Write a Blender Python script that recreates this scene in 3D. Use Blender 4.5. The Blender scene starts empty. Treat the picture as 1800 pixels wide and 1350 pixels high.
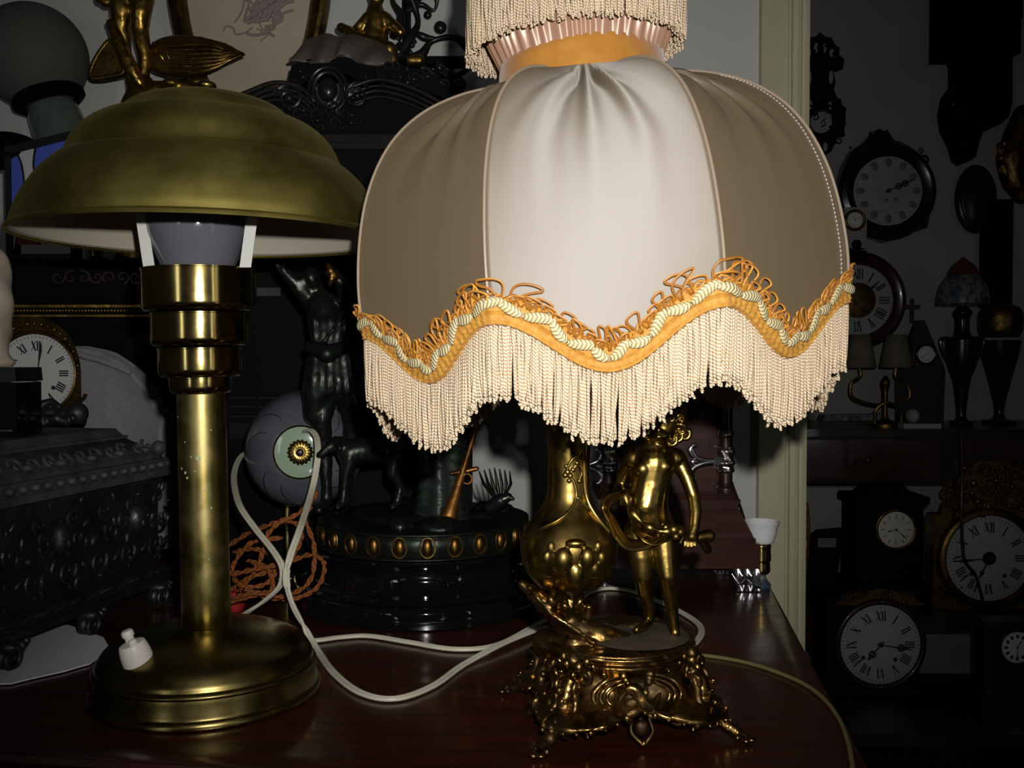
import bpy, bmesh, math, random
import numpy as np
from mathutils import Vector, Matrix, Euler
random.seed(7)
PI = math.pi
sc = bpy.context.scene
COL = sc.collection
F = 1700.0
CAM_Z = 0.30
PITCH = math.atan(45.0 / F)

# ------------------------------------------------------------------ placing
def at(px, py, D):
    """world point seen at photo pixel (px, py) at distance D in front of the camera (world y)"""
    u = (px - 900.0) / F; v = (675.0 - py) / F
    dy = math.cos(PITCH) + math.sin(PITCH) * v
    dz = -math.sin(PITCH) + math.cos(PITCH) * v
    k = D / dy
    return Vector((u * k, D, CAM_Z + dz * k))
def onz(px, py, z=0.0):
    u = (px - 900.0) / F; v = (675.0 - py) / F
    dy = math.cos(PITCH) + math.sin(PITCH) * v
    dz = -math.sin(PITCH) + math.cos(PITCH) * v
    k = (z - CAM_Z) / dz
    return Vector((u * k, dy * k, z))
def S(n, D):
    return n * D / F

# ------------------------------------------------------------------ materials
MATS = {}
def newmat(name):
    m = bpy.data.materials.new(name); m.use_nodes = True
    nt = m.node_tree; nt.nodes.clear()
    out = nt.nodes.new('ShaderNodeOutputMaterial')
    MATS[name] = m
    return m, nt, out
def noise(nt, scale, detail=4, rough=.6, coord='Object', stretch=None):
    tc = nt.nodes.new('ShaderNodeTexCoord')
    n = nt.nodes.new('ShaderNodeTexNoise'); n.inputs['Scale'].default_value = scale
    n.inputs['Detail'].default_value = detail; n.inputs['Roughness'].default_value = rough
    src = tc.outputs[coord]
    if stretch:
        mp = nt.nodes.new('ShaderNodeMapping'); mp.inputs['Scale'].default_value = stretch
        nt.links.new(src, mp.inputs['Vector']); src = mp.outputs['Vector']
    nt.links.new(src, n.inputs['Vector'])
    return n
def ramp(nt, fac, stops):
    r = nt.nodes.new('ShaderNodeValToRGB')
    el = r.color_ramp.elements
    while len(el) < len(stops): el.new(.5)
    for e, (p, c) in zip(el, stops):
        e.position = p; e.color = (*c, 1) if len(c) == 3 else c
    nt.links.new(fac, r.inputs['Fac'])
    return r
def g3(v): return (v, v, v)
def principled(name, col, rough=.5, metal=0., col2=None, nscale=30, lo=.35, hi=.65, bump=0., bscale=None, bdist=.001,
               rough2=None, spec=.5, coat=0., sheen=0., trans=0., stretch=None, bstretch=None, aniso=0., alpha=1., ior=1.45, coat_rough=.05, sub=0.):
    m, nt, out = newmat(name)
    b = nt.nodes.new('ShaderNodeBsdfPrincipled')
    nt.links.new(b.outputs[0], out.inputs['Surface'])
    I = b.inputs
    I['Base Color'].default_value = (*col, 1); I['Roughness'].default_value = rough; I['Metallic'].default_value = metal
    I['Specular IOR Level'].default_value = spec; I['Coat Weight'].default_value = coat; I['Coat Roughness'].default_value = coat_rough
    I['Sheen Weight'].default_value = sheen; I['Transmission Weight'].default_value = trans; I['Anisotropic'].default_value = aniso
    I['Alpha'].default_value = alpha; I['IOR'].default_value = ior
    if sub: I['Subsurface Weight'].default_value = sub; I['Subsurface Radius'].default_value = (.004, .004, .004)
    if col2 is not None:
        n = noise(nt, nscale, stretch=stretch)
        r = ramp(nt, n.outputs['Fac'], [(lo, col), (hi, col2)])
        nt.links.new(r.outputs['Color'], I['Base Color'])
        if rough2 is not None:
            r2 = ramp(nt, n.outputs['Fac'], [(lo, g3(rough)), (hi, g3(rough2))])
            nt.links.new(r2.outputs['Color'], I['Roughness'])
    if bump:
        n = noise(nt, bscale or nscale, stretch=bstretch)
        bp = nt.nodes.new('ShaderNodeBump'); bp.inputs['Strength'].default_value = bump; bp.inputs['Distance'].default_value = bdist
        nt.links.new(n.outputs['Fac'], bp.inputs['Height']); nt.links.new(bp.outputs['Normal'], I['Normal'])
    return m

def fabric_cord(name, c1, c2, pitch, chev=0., rough=.5, nvar=None, sheen=.06):
    """twisted or plaited thread: bands run round the cord, or at long pitch lengthwise as a painted highlight, read from the mesh uv (u round, v along in metres)"""
    m, nt, out = newmat(name)
    uv = nt.nodes.new('ShaderNodeUVMap')
    sp = nt.nodes.new('ShaderNodeSeparateXYZ'); nt.links.new(uv.outputs['UV'], sp.inputs[0])
    def math_(op, a, b=None):
        n = nt.nodes.new('ShaderNodeMath'); n.operation = op
        for k, x in enumerate((a, b)):
            if x is None: continue
            if isinstance(x, (int, float)): n.inputs[k].default_value = x
            else: nt.links.new(x, n.inputs[k])
        return n.outputs[0]
    u = sp.outputs['X']
    if chev: u = math_('MULTIPLY', math_('ABSOLUTE', math_('SUBTRACT', math_('FRACT', math_('MULTIPLY', u, 2.)), .5)), chev)
    ph = math_('ADD', math_('DIVIDE', sp.outputs['Y'], pitch), u)
    w = math_('ADD', math_('MULTIPLY', math_('SINE', math_('MULTIPLY', ph, 2 * PI)), .5), .5)
    r = ramp(nt, w, [(.08, c2), (.55, c1)])
    b = nt.nodes.new('ShaderNodeBsdfPrincipled'); nt.links.new(b.outputs[0], out.inputs['Surface'])
    b.inputs['Roughness'].default_value = rough; b.inputs['Sheen Weight'].default_value = sheen
    b.inputs['Specular IOR Level'].default_value = .45
    col = r.outputs['Color']
    if nvar:
        n = noise(nt, 60); r2 = ramp(nt, n.outputs['Fac'], [(.3, nvar), (.7, (1, 1, 1))])
        mx = nt.nodes.new('ShaderNodeMix'); mx.data_type = 'RGBA'; mx.blend_type = 'MULTIPLY'; mx.inputs['Factor'].default_value = 1
        nt.links.new(col, mx.inputs['A']); nt.links.new(r2.outputs['Color'], mx.inputs['B']); col = mx.outputs['Result']
    nt.links.new(col, b.inputs['Base Color'])
    bp = nt.nodes.new('ShaderNodeBump'); bp.inputs['Strength'].default_value = .8; bp.inputs['Distance'].default_value = min(pitch * .25, .0006)
    nt.links.new(w, bp.inputs['Height']); nt.links.new(bp.outputs['Normal'], b.inputs['Normal'])
    return m

# ------------------------------------------------------------------ mesh builder
class G:
    def __init__(s): s.v = []; s.f = []; s.uv = []; s.has_uv = False
    def add(s, vs, fs, uvs=None):
        o = len(s.v); s.v.extend([tuple(v) for v in vs])
        for k, f in enumerate(fs):
            s.f.append([i + o for i in f]); s.uv.append(uvs[k] if uvs else [(0, 0)] * len(f))
        if uvs: s.has_uv = True
        return s
    def grid(s, rows, closed_u=False, closed_v=False, uvrows=None):
        nr, nc = len(rows), len(rows[0])
        vs = [p for r in rows for p in r]; fs = []; uvs = []
        for i in range(nr if closed_v else nr - 1):
            for j in range(nc if closed_u else nc - 1):
                a, b = i, (i + 1) % nr; c, d = j, (j + 1) % nc
                fs.append([a * nc + c, a * nc + d, b * nc + d, b * nc + c])
                if uvrows: uvs.append([uvrows(i, j), uvrows(i, j + 1), uvrows(i + 1, j + 1), uvrows(i + 1, j)])
        return s.add(vs, fs, uvs if uvrows else None)
    def lathe(s, prof, c=(0, 0, 0), n=64, M=None, caps=True, flute=None):
        c = Vector(c); rows = []
        for r, z in prof:
            row = []
            for k in range(n):
                a = 2 * PI * k / n; rr = r if flute is None else flute(r, z, a)
                p = Vector((rr * math.cos(a), rr * math.sin(a), z))
                row.append((M @ p if M else p) + c)
            rows.append(row)
        o = len(s.v); s.grid(rows, closed_u=True)
        if caps:
            if prof[0][0] > 1e-6: s.f.append([o + k for k in range(n)][::-1]); s.uv.append([(0, 0)] * n)
            e = o + (len(prof) - 1) * n
            if prof[-1][0] > 1e-6: s.f.append([e + k for k in range(n)]); s.uv.append([(0, 0)] * n)
        return s
    def tube(s, pts, r, n=8, closed=False, flat=None, uv=False, phase=0., caps=True):
        """swept tube; r number or list; flat=(normal vec, ratio) flattens along a direction"""
        P = [Vector(p) for p in pts]; m = len(P)
        R = [r] * m if isinstance(r, (int, float)) else list(r)
        T = []
        for i in range(m):
            a = P[(i - 1) % m] if (closed or i > 0) else P[i]; b = P[(i + 1) % m] if (closed or i < m - 1) else P[i]
            t = b - a; T.append(t.normalized() if t.length > 1e-12 else Vector((0, 0, 1)))
        ref = Vector((0, 0, 1)) if abs(T[0].z) < .9 else Vector((1, 0, 0))
        nrm = (ref - T[0] * ref.dot(T[0])).normalized(); rows = []; L = [0.]
        for i in range(m):
            if i: nrm = nrm - T[i] * nrm.dot(T[i]); nrm = nrm.normalized() if nrm.length > 1e-9 else T[i].orthogonal().normalized(); L.append(L[-1] + (P[i] - P[i - 1]).length)
            bi = T[i].cross(nrm); row = []
            for k in range(n):
                a = 2 * PI * k / n; d = nrm * math.cos(a) + bi * math.sin(a)
                if flat is not None:
                    fn = flat[0](i) if callable(flat[0]) else flat[0]
                    d = d - fn * d.dot(fn) * (1 - flat[1])
                row.append(P[i] + d * R[i])
            rows.append(row)
        o = len(s.v)
        s.grid(rows, closed_u=True, closed_v=closed, uvrows=(lambda i, j: (j / n, L[min(i, m - 1)] + phase)) if uv else None)
        if caps and not closed:
            s.f.append([o + k for k in range(n)][::-1]); s.uv.append([(0, 0)] * n)
            e = o + (m - 1) * n; s.f.append([e + k for k in range(n)]); s.uv.append([(0, 0)] * n)
        return s
    def ell(s, c, r, M=None, nu=20, nv=12):
        c = Vector(c); r = (r, r, r) if isinstance(r, (int, float)) else r; rows = []
        for i in range(nv + 1):
            ph = PI * i / nv; zz = math.cos(ph); q = max(math.sin(ph), 1e-4); row = []
            for k in range(nu):
                a = 2 * PI * k / nu; p = Vector((r[0] * q * math.cos(a), r[1] * q * math.sin(a), r[2] * zz))
                row.append((M @ p if M else p) + c)
            rows.append(row)
        return s.grid(rows[::-1], closed_u=True)
    def limb(s, chain, n=16):
        """joints [(point, radius) ...]: a ball at each joint and a cone between neighbours"""
        for p, r in chain: s.ell(p, r, nu=n, nv=10)
        for (p, r), (q, t) in zip(chain, chain[1:]): s.tube([p, q], [r, t], n=n)
        return s
    def box(s, c, d, M=None):
        c = Vector(c); vs = []
        for x in (-.5, .5):
            for y in (-.5, .5):
                for z in (-.5, .5):
                    p = Vector((x * d[0], y * d[1], z * d[2])); vs.append((M @ p if M else p) + c)
        return s.add(vs, [[0, 1, 3, 2], [4, 6, 7, 5], [0, 4, 5, 1], [2, 3, 7, 6], [0, 2, 6, 4], [1, 5, 7, 3]])
    def prism(s, outline, vec, inset=0.):
        """closed planar outline (3-d points) pushed along vec"""
        vec = Vector(vec); o = [Vector(p) for p in outline]; n = len(o)
        vs = o + [p + vec for p in o]
        fs = [list(range(n)), [n + k for k in range(n)][::-1]] + [[k, n + k, n + (k + 1) % n, (k + 1) % n] for k in range(n)]
        return s.add(vs, fs)
    def ring(s, c, R, r, M=None, n=48, k=8, squash=1.):
        c = Vector(c); pts = []
        rows = []
        for i in range(n):
            a = 2 * PI * i / n; row = []
            for j in range(k):
                b = 2 * PI * j / k
                p = Vector(((R + r * math.cos(b)) * math.cos(a), (R + r * math.cos(b)) * math.sin(a) * squash, r * math.sin(b)))
                row.append((M @ p if M else p) + c)
            rows.append(row)
        return s.grid(rows, closed_u=True, closed_v=True)

def obj(name, g, mat, parent=None, smooth=40, remesh=None, smoothing=0, recalc=True, disp=None, label=None, sub=0, kind=None):
    me = bpy.data.meshes.new(name)
    org = Vector(parent['_o']) if (parent is not None and '_o' in parent) else Vector((0, 0, 0))
    me.from_pydata([tuple(Vector(v) - org) for v in g.v], [], g.f)
    if g.has_uv:
        l = me.uv_layers.new(name='UVMap'); flat = [c for f in g.uv for p in f for c in p]
        l.data.foreach_set('uv', flat)
    if recalc:
        bm = bmesh.new(); bm.from_mesh(me); bmesh.ops.recalc_face_normals(bm, faces=bm.faces); bm.to_mesh(me); bm.free()
    me.polygons.foreach_set('use_smooth', [True] * len(me.polygons))
    if smooth and smooth < 180: me.set_sharp_from_angle(angle=math.radians(smooth))
    o = bpy.data.objects.new(name, me); COL.objects.link(o)
    o.data.materials.append(MATS[mat] if isinstance(mat, str) else mat)
    if parent is not None:
        o.parent = parent; o['_o'] = tuple(org)
    if remesh:
        md = o.modifiers.new('remesh', 'REMESH'); md.mode = 'VOXEL'; md.voxel_size = remesh; md.use_smooth_shade = True
        if smoothing:
            sm = o.modifiers.new('smooth', 'SMOOTH'); sm.factor = .5; sm.iterations = smoothing
    if disp:
        tx = bpy.data.textures.new(name + '_cast', 'CLOUDS'); tx.noise_scale = disp[1]
        dm = o.modifiers.new('disp', 'DISPLACE'); dm.texture = tx; dm.strength = disp[0]; dm.mid_level = .5; dm.texture_coords = 'LOCAL'
    if sub:
        s_ = o.modifiers.new('sub', 'SUBSURF'); s_.levels = sub; s_.render_levels = sub
    if label: o['label'] = label
    if kind: o['kind'] = kind
    return o
def thing(name, label, cat, loc=(0, 0, 0), group=None):
    o = bpy.data.objects.new(name, None); COL.objects.link(o); o.location = loc; o['_o'] = tuple(loc)
    o['label'] = label; o['category'] = cat; o.empty_display_size = .02
    if group: o['group'] = group
    return o
def tag(o, label, cat, group=None):
    o['label'] = label; o['category'] = cat
    if group: o['group'] = group
    return o
def struct(name, g, mat, **k):
    o = obj(name, g, mat, **k); o['kind'] = 'structure'; return o
def spline(pts, n=8, closed=False):
    P = [Vector(p) for p in pts]; m = len(P); out = []
    for i in range(m if closed else m - 1):
        p0 = P[(i - 1) % m] if (closed or i > 0) else P[i] * 2 - P[i + 1]
        p1 = P[i]; p2 = P[(i + 1) % m]
        p3 = P[(i + 2) % m] if (closed or i < m - 2) else P[i + 1] * 2 - P[i]
        for k in range(n):
            t = k / n
            out.append(.5 * ((2 * p1) + (p2 - p0) * t + (2 * p0 - 5 * p1 + 4 * p2 - p3) * t * t + (3 * p1 - p0 - 3 * p2 + p3) * t ** 3))
    if not closed: out.append(P[-1])
    return out
def lerp(a, b, t): return a + (b - a) * t
def sstep(a, b, x):
    t = max(0., min(1., (x - a) / (b - a))); return t * t * (3 - 2 * t)
def prof_smooth(pts, n=6):
    return [(max(p.x, 0.), p.y) for p in spline([(r, z, 0) for r, z in pts], n)]
def rotY(a): return Matrix.Rotation(a, 3, 'Y')
def rotX(a): return Matrix.Rotation(a, 3, 'X')
def rotZ(a): return Matrix.Rotation(a, 3, 'Z')
def toward(d, up=(0, 0, 1)):
    """matrix whose local z looks along d"""
    d = Vector(d).normalized(); return d.to_track_quat('Z', 'Y').to_matrix()
def scroll(c, r0, turns, a0, u, w, sgn=1, n=40, grow=None):
    """spiral points in the plane (u, w) about c, from the centre outwards"""
    c = Vector(c); u = Vector(u); w = Vector(w); out = []
    for k in range(n + 1):
        t = k / n; r = r0 * (.12 + .88 * t); a = a0 + sgn * 2 * PI * turns * (t - 1)
        out.append(c + u * (r * math.cos(a)) + w * (r * math.sin(a)))
    return out
EX, EY, EZ = Vector((1, 0, 0)), Vector((0, 1, 0)), Vector((0, 0, 1))
# ------------------------------------------------------------------ materials
principled('brass_aged', (.20, .145, .045), .20, 1., col2=(.27, .21, .08), nscale=14, rough2=.34, bump=.12, bscale=220, bdist=.0004, bstretch=(1, 1, 8))
principled('brass_shade', (.33, .27, .068), .40, 1., col2=(.40, .33, .095), nscale=10, rough2=.54, bump=.10, bscale=220, bdist=.0003, bstretch=(1, 1, 8))
principled('brass_column', (.27, .21, .055), .26, 1., col2=(.36, .29, .12), nscale=22, rough2=.46, bump=.08, bscale=160, bdist=.0004)
principled('brass_collar', (.40, .30, .10), .11, 1., col2=(.47, .36, .14), nscale=24, rough2=.17, bump=.02, bscale=60, bdist=.0003)
principled('verdigris', (.35, .40, .24), .7, 0., col2=(.45, .48, .3), nscale=90)
principled('cream_paint_chipped', (.36, .32, .25), .6, 0., col2=(.10, .08, .05), nscale=34, lo=.64, hi=.68, bump=.1, bscale=60)
principled('milky_glass', (.11, .105, .125), .12, 0., spec=.5, coat=.5, sub=.2)
principled('white_plastic', (.82, .76, .68), .35, 0., sub=.05)
principled('white_strip', (.55, .55, .50), .4)
principled('gilt_bronze', (.31, .21, .055), .26, 1., col2=(.14, .09, .028), nscale=38, lo=.42, hi=.66, rough2=.48, bump=.22, bscale=150, bdist=.0008)
principled('gilt_base', (.30, .175, .055), .25, 1., col2=(.075, .048, .024), nscale=46, lo=.42, hi=.62, rough2=.55, bump=.3, bscale=170, bdist=.0009)
principled('dusty_bronze', (.10, .08, .055), .62, .7, col2=(.16, .13, .10), nscale=60, bump=.2, bscale=200)
principled('gilt_old', (.42, .26, .06), .28, 1., col2=(.14, .085, .025), nscale=30, lo=.4, hi=.62, rough2=.55, bump=.4, bscale=90, bdist=.002)
principled('gilt_dark', (.20, .12, .03), .4, .9, col2=(.07, .045, .015), nscale=40, bump=.4, bscale=110, bdist=.002)
principled('velvet', (.34, .13, .008), .8, 0., col2=(.42, .18, .02), nscale=40, sheen=.35, bump=.3, bscale=700, bdist=.0004)
principled('gimp', (.42, .185, .020), .6, 0., col2=(.54, .27, .045), nscale=260, sheen=.05, bump=.6, bscale=600, bdist=.0008)
principled('thread_grey', (.70, .66, .58), .5)
principled('stitch', (.45, .42, .36), .5)
principled('flex_white', (.66, .63, .50), .42, 0., col2=(.56, .52, .40), nscale=16, bump=.05)
principled('flex_olive', (.16, .14, .05), .4, 0.)
principled('flex_black', (.012, .012, .012), .35)
principled('mahogany', (.060, .013, .006), .22, 0., col2=(.028, .007, .004), nscale=9, stretch=(1, 10, 1), coat=.35, coat_rough=.12, rough2=.34, bump=.05, bscale=40)
principled('dark_wood', (.030, .013, .009), .35, 0., col2=(.014, .007, .005), nscale=8, stretch=(1, 1, 8), coat=.2)
principled('mahogany_case', (.055, .020, .014), .28, 0., col2=(.028, .010, .008), nscale=8, stretch=(1, 1, 6), coat=.4, coat_rough=.1)
principled('ebony', (.010, .009, .009), .26, 0., col2=(.018, .016, .015), nscale=20, coat=.15, coat_rough=.2, spec=.35)
principled('ebony_matt', (.0045, .0045, .0045), .65, 0., spec=.08)
principled('black_lacquer', (.004, .004, .005), .06, 0., coat=.6, coat_rough=.03)
principled('dark_patina', (.030, .029, .026), .28, .75, col2=(.016, .024, .018), nscale=26, rough2=.45, bump=.35, bscale=110, bdist=.0015)
principled('green_patina', (.018, .034, .022), .42, .4, col2=(.03, .03, .028), nscale=40, bump=.4, bscale=90, bdist=.002)
principled('egg_bronze', (.26, .13, .035), .42, 1., col2=(.15, .075, .02), nscale=60)
principled('rifle_bronze', (.24, .10, .02), .35, .8, col2=(.12, .05, .012), nscale=60, bump=.3, bscale=140)
principled('silver_dark', (.075, .080, .082), .36, .8, col2=(.030, .032, .033), nscale=30, rough2=.55, bump=.5, bscale=70, bdist=.004)
principled('silver_dusty', (.085, .084, .078), .62, .3, col2=(.045, .046, .045), nscale=40, bump=.6, bscale=60, bdist=.004)
principled('silver_plate', (.52, .50, .52), .2, 1., col2=(.3, .28, .3), nscale=70, bump=.15, bscale=90)
principled('nickel', (.42, .40, .37), .28, 1.)
principled('paper_white', (.88, .86, .92), .7, 0., bump=.2, bscale=30)
principled('cloth_grey', (.26, .25, .27), .9, 0., col2=(.22, .21, .23), nscale=200, sheen=.3, bump=.4, bscale=400, bdist=.001)
principled('alabaster', (.52, .44, .36), .35, 0., col2=(.40, .30, .22), nscale=20, sub=.1)
principled('enamel', (.62, .62, .60), .3, 0., coat=.25)
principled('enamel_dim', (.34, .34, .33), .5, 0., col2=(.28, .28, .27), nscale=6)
principled('enamel_clean', (.62, .60, .52), .35)
principled('numeral_black', (.02, .02, .025), .5)
principled('numeral_pale', (.13, .13, .13), .5)
principled('porcelain', (.70, .70, .70), .18, 0., coat=.4)
principled('opal_glass', (.105, .105, .094), .6, 0., spec=.1)
principled('green_glass', (.10, .125, .105), .22, 0., coat=.2)
principled('smoke_glass', (.115, .12, .14), .16, 0., col2=(.06, .066, .078), nscale=9, coat=.7, coat_rough=.06)
principled('jade_glass', (.30, .40, .29), .12, 0., coat=.6)
principled('glass_blue', (.09, .14, .60), .25, 0., coat=.3)
principled('glass_white', (.60, .60, .58), .25, 0., coat=.3)
principled('glass_red', (.20, .015, .012), .25, 0., coat=.3)
principled('lead', (.02, .02, .02), .5, .5)
principled('rubber_orange', (.36, .13, .03), .75, 0., sheen=.3)
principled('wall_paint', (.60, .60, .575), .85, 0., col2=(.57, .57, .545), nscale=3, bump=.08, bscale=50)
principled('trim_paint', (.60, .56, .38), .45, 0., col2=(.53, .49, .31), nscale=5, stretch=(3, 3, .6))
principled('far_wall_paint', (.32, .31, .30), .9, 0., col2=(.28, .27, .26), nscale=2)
principled('floor_boards', (.05, .03, .02), .45, 0., col2=(.03, .018, .012), nscale=4, stretch=(1, 8, 1))
principled('ceiling_paint', (.5, .5, .48), .9)
principled('drawing_paper', (.56, .47, .34), .85, 0., col2=(.50, .42, .30), nscale=6)
principled('drawing_ink', (.33, .235, .225), .9, 0.)
principled('brown_leaf', (.10, .080, .060), .55, 0., col2=(.065, .052, .040), nscale=20, bump=.3, bscale=60)
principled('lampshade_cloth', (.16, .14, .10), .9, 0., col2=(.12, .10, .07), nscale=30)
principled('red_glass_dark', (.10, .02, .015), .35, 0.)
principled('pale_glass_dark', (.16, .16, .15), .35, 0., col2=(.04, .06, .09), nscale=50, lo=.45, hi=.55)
principled('plastic_red', (.35, .02, .02), .35)
principled('speck', (.55, .52, .5), .8)
fabric_cord('fringe_thread', (.70, .58, .41), (.40, .24, .13), .0023, rough=.45)
fabric_cord('braid_thread', (.62, .54, .32), (.30, .21, .075), .0026, chev=1.6, rough=.35)
fabric_cord('loop_cord', (.56, .25, .035), (.27, .095, .008), .6, rough=.4)  # long pitch: the bright lengthwise stripe is a highlight put into the colour
fabric_cord('orange_flex', (.27, .075, .009), (.13, .032, .004), .008, rough=.8, sheen=0.)

_b = MATS['gilt_base'].node_tree; _p = [n for n in _b.nodes if n.type == 'BSDF_PRINCIPLED'][0]
_w = _b.nodes.new('ShaderNodeTexWave'); _w.wave_type = 'RINGS'; _w.inputs['Scale'].default_value = 16; _w.inputs['Distortion'].default_value = 9; _w.inputs['Detail'].default_value = 1.5; _w.inputs['Detail Scale'].default_value = 2.2
_tc = _b.nodes.new('ShaderNodeTexCoord'); _b.links.new(_tc.outputs['Object'], _w.inputs['Vector'])
_n2 = _b.nodes.new('ShaderNodeBump'); _n2.inputs['Strength'].default_value = .55; _n2.inputs['Distance'].default_value = .0022
_old = _p.inputs['Normal'].links[0].from_socket; _b.links.new(_w.outputs['Fac'], _n2.inputs['Height']); _b.links.new(_old, _n2.inputs['Normal']); _b.links.new(_n2.outputs['Normal'], _p.inputs['Normal'])

def make_satin(name, dif, gl, fac, rough, aniso=.85):
    m, nt, out = newmat(name)
    d = nt.nodes.new('ShaderNodeBsdfDiffuse'); d.inputs['Color'].default_value = (*dif, 1); d.inputs['Roughness'].default_value = .3
    gb = nt.nodes.new('ShaderNodeBsdfAnisotropic'); gb.inputs['Color'].default_value = (*gl, 1); gb.inputs['Roughness'].default_value = rough
    gb.inputs['Anisotropy'].default_value = aniso; gb.inputs['Rotation'].default_value = 0.
    tg = nt.nodes.new('ShaderNodeTangent'); tg.direction_type = 'RADIAL'; tg.axis = 'Z'; nt.links.new(tg.outputs[0], gb.inputs['Tangent'])
    mx = nt.nodes.new('ShaderNodeMixShader'); mx.inputs['Fac'].default_value = fac
    nt.links.new(d.outputs[0], mx.inputs[1]); nt.links.new(gb.outputs[0], mx.inputs[2]); nt.links.new(mx.outputs[0], out.inputs['Surface'])
    # close weave: fine crossing threads sparkle a little
    n = noise(nt, 1600, detail=1); bp = nt.nodes.new('ShaderNodeBump'); bp.inputs['Strength'].default_value = .06; bp.inputs['Distance'].default_value = .0003
    nt.links.new(n.outputs['Fac'], bp.inputs['Height'])
    for b in (d, gb): nt.links.new(bp.outputs['Normal'], b.inputs['Normal'])
    return m
make_satin('satin', (.122, .090, .052), (1., .985, .965), .142, .66, .5)
make_satin('satin_ruffle', (.36, .20, .13), (.95, .85, .76), .12, .45, .3)
make_satin('satin_piping', (.24, .18, .125), (.9, .86, .8), .06, .5, 0.)
# ------------------------------------------------------------------ camera
cam_d = bpy.data.cameras.new('camera'); cam = bpy.data.objects.new('camera', cam_d); COL.objects.link(cam)
cam_d.sensor_width = 36.; cam_d.lens = 36. * F / 1800.; cam_d.clip_start = .02
cam.location = (0, 0, CAM_Z); cam.rotation_euler = (PI / 2 - PITCH, 0, 0)
sc.camera = cam
sc.view_settings.view_transform = 'Standard'; sc.view_settings.look = 'None'
sc.view_settings.exposure = 0; sc.view_settings.gamma = 1; sc.view_settings.use_curve_mapping = False
w = bpy.data.worlds.new('dim_room'); sc.world = w; w.use_nodes = True
w.node_tree.nodes['Background'].inputs['Color'].default_value = (.9, .95, 1.0, 1); w.node_tree.nodes['Background'].inputs['Strength'].default_value = .006
# the camera's own flash: a small lamp just above and right of the lens
fl = bpy.data.lights.new('camera_flash', 'SPOT'); fo = bpy.data.objects.new('camera_flash', fl); COL.objects.link(fo)
FLASH = Vector((.032, -.005, CAM_Z + .052))
fl.energy = 33.5; fl.shadow_soft_size = .007; fl.spot_size = math.radians(80); fl.spot_blend = 1.; fl.color = (1, .985, .96)
fo.location = FLASH
aim = at(960, 420, .7)
fo.rotation_euler = (aim - FLASH).to_track_quat('-Z', 'Y').to_euler()
# daylight from two windows behind the camera
def window_light(name, loc, look, sx, sz, e):
    l = bpy.data.lights.new(name, 'AREA'); o = bpy.data.objects.new(name, l); COL.objects.link(o)
    l.shape = 'RECTANGLE'; l.size = sx; l.size_y = sz; l.energy = e; l.color = (.93, .97, 1.)
    o.location = loc; o.rotation_euler = (Vector(look) - Vector(loc)).to_track_quat('-Z', 'Y').to_euler()
window_light('window_daylight', (-1.5, -1.75, .50), (-.2, .9, .3), .46, 1.0, 4.2)
window_light('doorway_daylight', (2.3, -1.6, .50), (.1, .9, .3), .14, 1.1, 1.3)

# ------------------------------------------------------------------ room
WY = 1.70; FLZ = -.80; CEZ = 2.2; XL, XR = -1.5, 2.6; YB = 3.35
g = G(); g.box(((XL + .43) / 2, WY + .06, (FLZ + CEZ) / 2), (.43 - XL, .12, CEZ - FLZ)); struct('wall_back', g, 'wall_paint')
g = G(); g.box((XL - .05, (YB - 3) / 2, (FLZ + CEZ) / 2), (.1, YB + 3, CEZ - FLZ)); struct('wall_left', g, 'wall_paint')
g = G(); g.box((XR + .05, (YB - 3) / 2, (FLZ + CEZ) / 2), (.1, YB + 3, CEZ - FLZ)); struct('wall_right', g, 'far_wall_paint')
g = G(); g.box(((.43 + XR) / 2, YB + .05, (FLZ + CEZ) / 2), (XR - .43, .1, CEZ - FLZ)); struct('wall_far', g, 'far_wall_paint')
g = G(); g.box(((XL + XR) / 2, (YB - 3) / 2, FLZ - .05), (XR - XL, YB + 3, .1)); struct('floor', g, 'floor_boards')
g = G(); g.box(((XL + XR) / 2, (YB - 3) / 2, CEZ + .05), (XR - XL, YB + 3, .1)); struct('ceiling', g, 'ceiling_paint')
# door casing: flat board, rounded bead, jamb edge
g = G(); H = CEZ - FLZ - .02; zc = (FLZ + CEZ) / 2
sec = [(.430, 0), (.430, -.020), (.476, -.020), (.4785, -.016), (.481, -.016), (.483, -.024), (.490, -.028), (.497, -.026), (.500, -.020), (.504, -.020), (.506, -.022), (.513, -.020), (.513, .14), (.430, .14)]
g.prism([(x, WY + y, FLZ + .001) for x, y in sec], (0, 0, H)); struct('trim_1', g, 'trim_paint', smooth=30)

# ------------------------------------------------------------------ table
TA = Vector((.9903, -.139, 0)); TB = Vector((.139, .9903, 0)); TC = Vector((.249, .643, 0))
def tb(a, b, z=0.): return TC + TA * a + TB * b + Vector((0, 0, z))
t = thing('table', 'dark red mahogany table top carrying all the lamps', 'table', tb(-.65, .43, FLZ))
g = G()
secz = [(0, 0.), (.004, -.0015), (.006, -.006), (.004, -.010), (.009, -.014), (.013, -.020), (.012, -.027), (.004, -.031), (-.03, -.031)]
rows = []
for off, z in [(-.02, 0.)] + secz:
    rows.append([tb(.0 + off, -off, z), tb(.0 + off, .86 + off, z), tb(-1.28 - off, .86 + off, z), tb(-1.28 - off, -off, z)])
g.grid(rows, closed_u=True); g.f.append([0, 1, 2, 3]); g.uv.append([(0, 0)] * 4)
n_ = len(g.v); g.f.append([n_ - 1, n_ - 2, n_ - 3, n_ - 4]); g.uv.append([(0, 0)] * 4)
obj('table_top', g, 'mahogany', t, smooth=25)
g = G()
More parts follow.
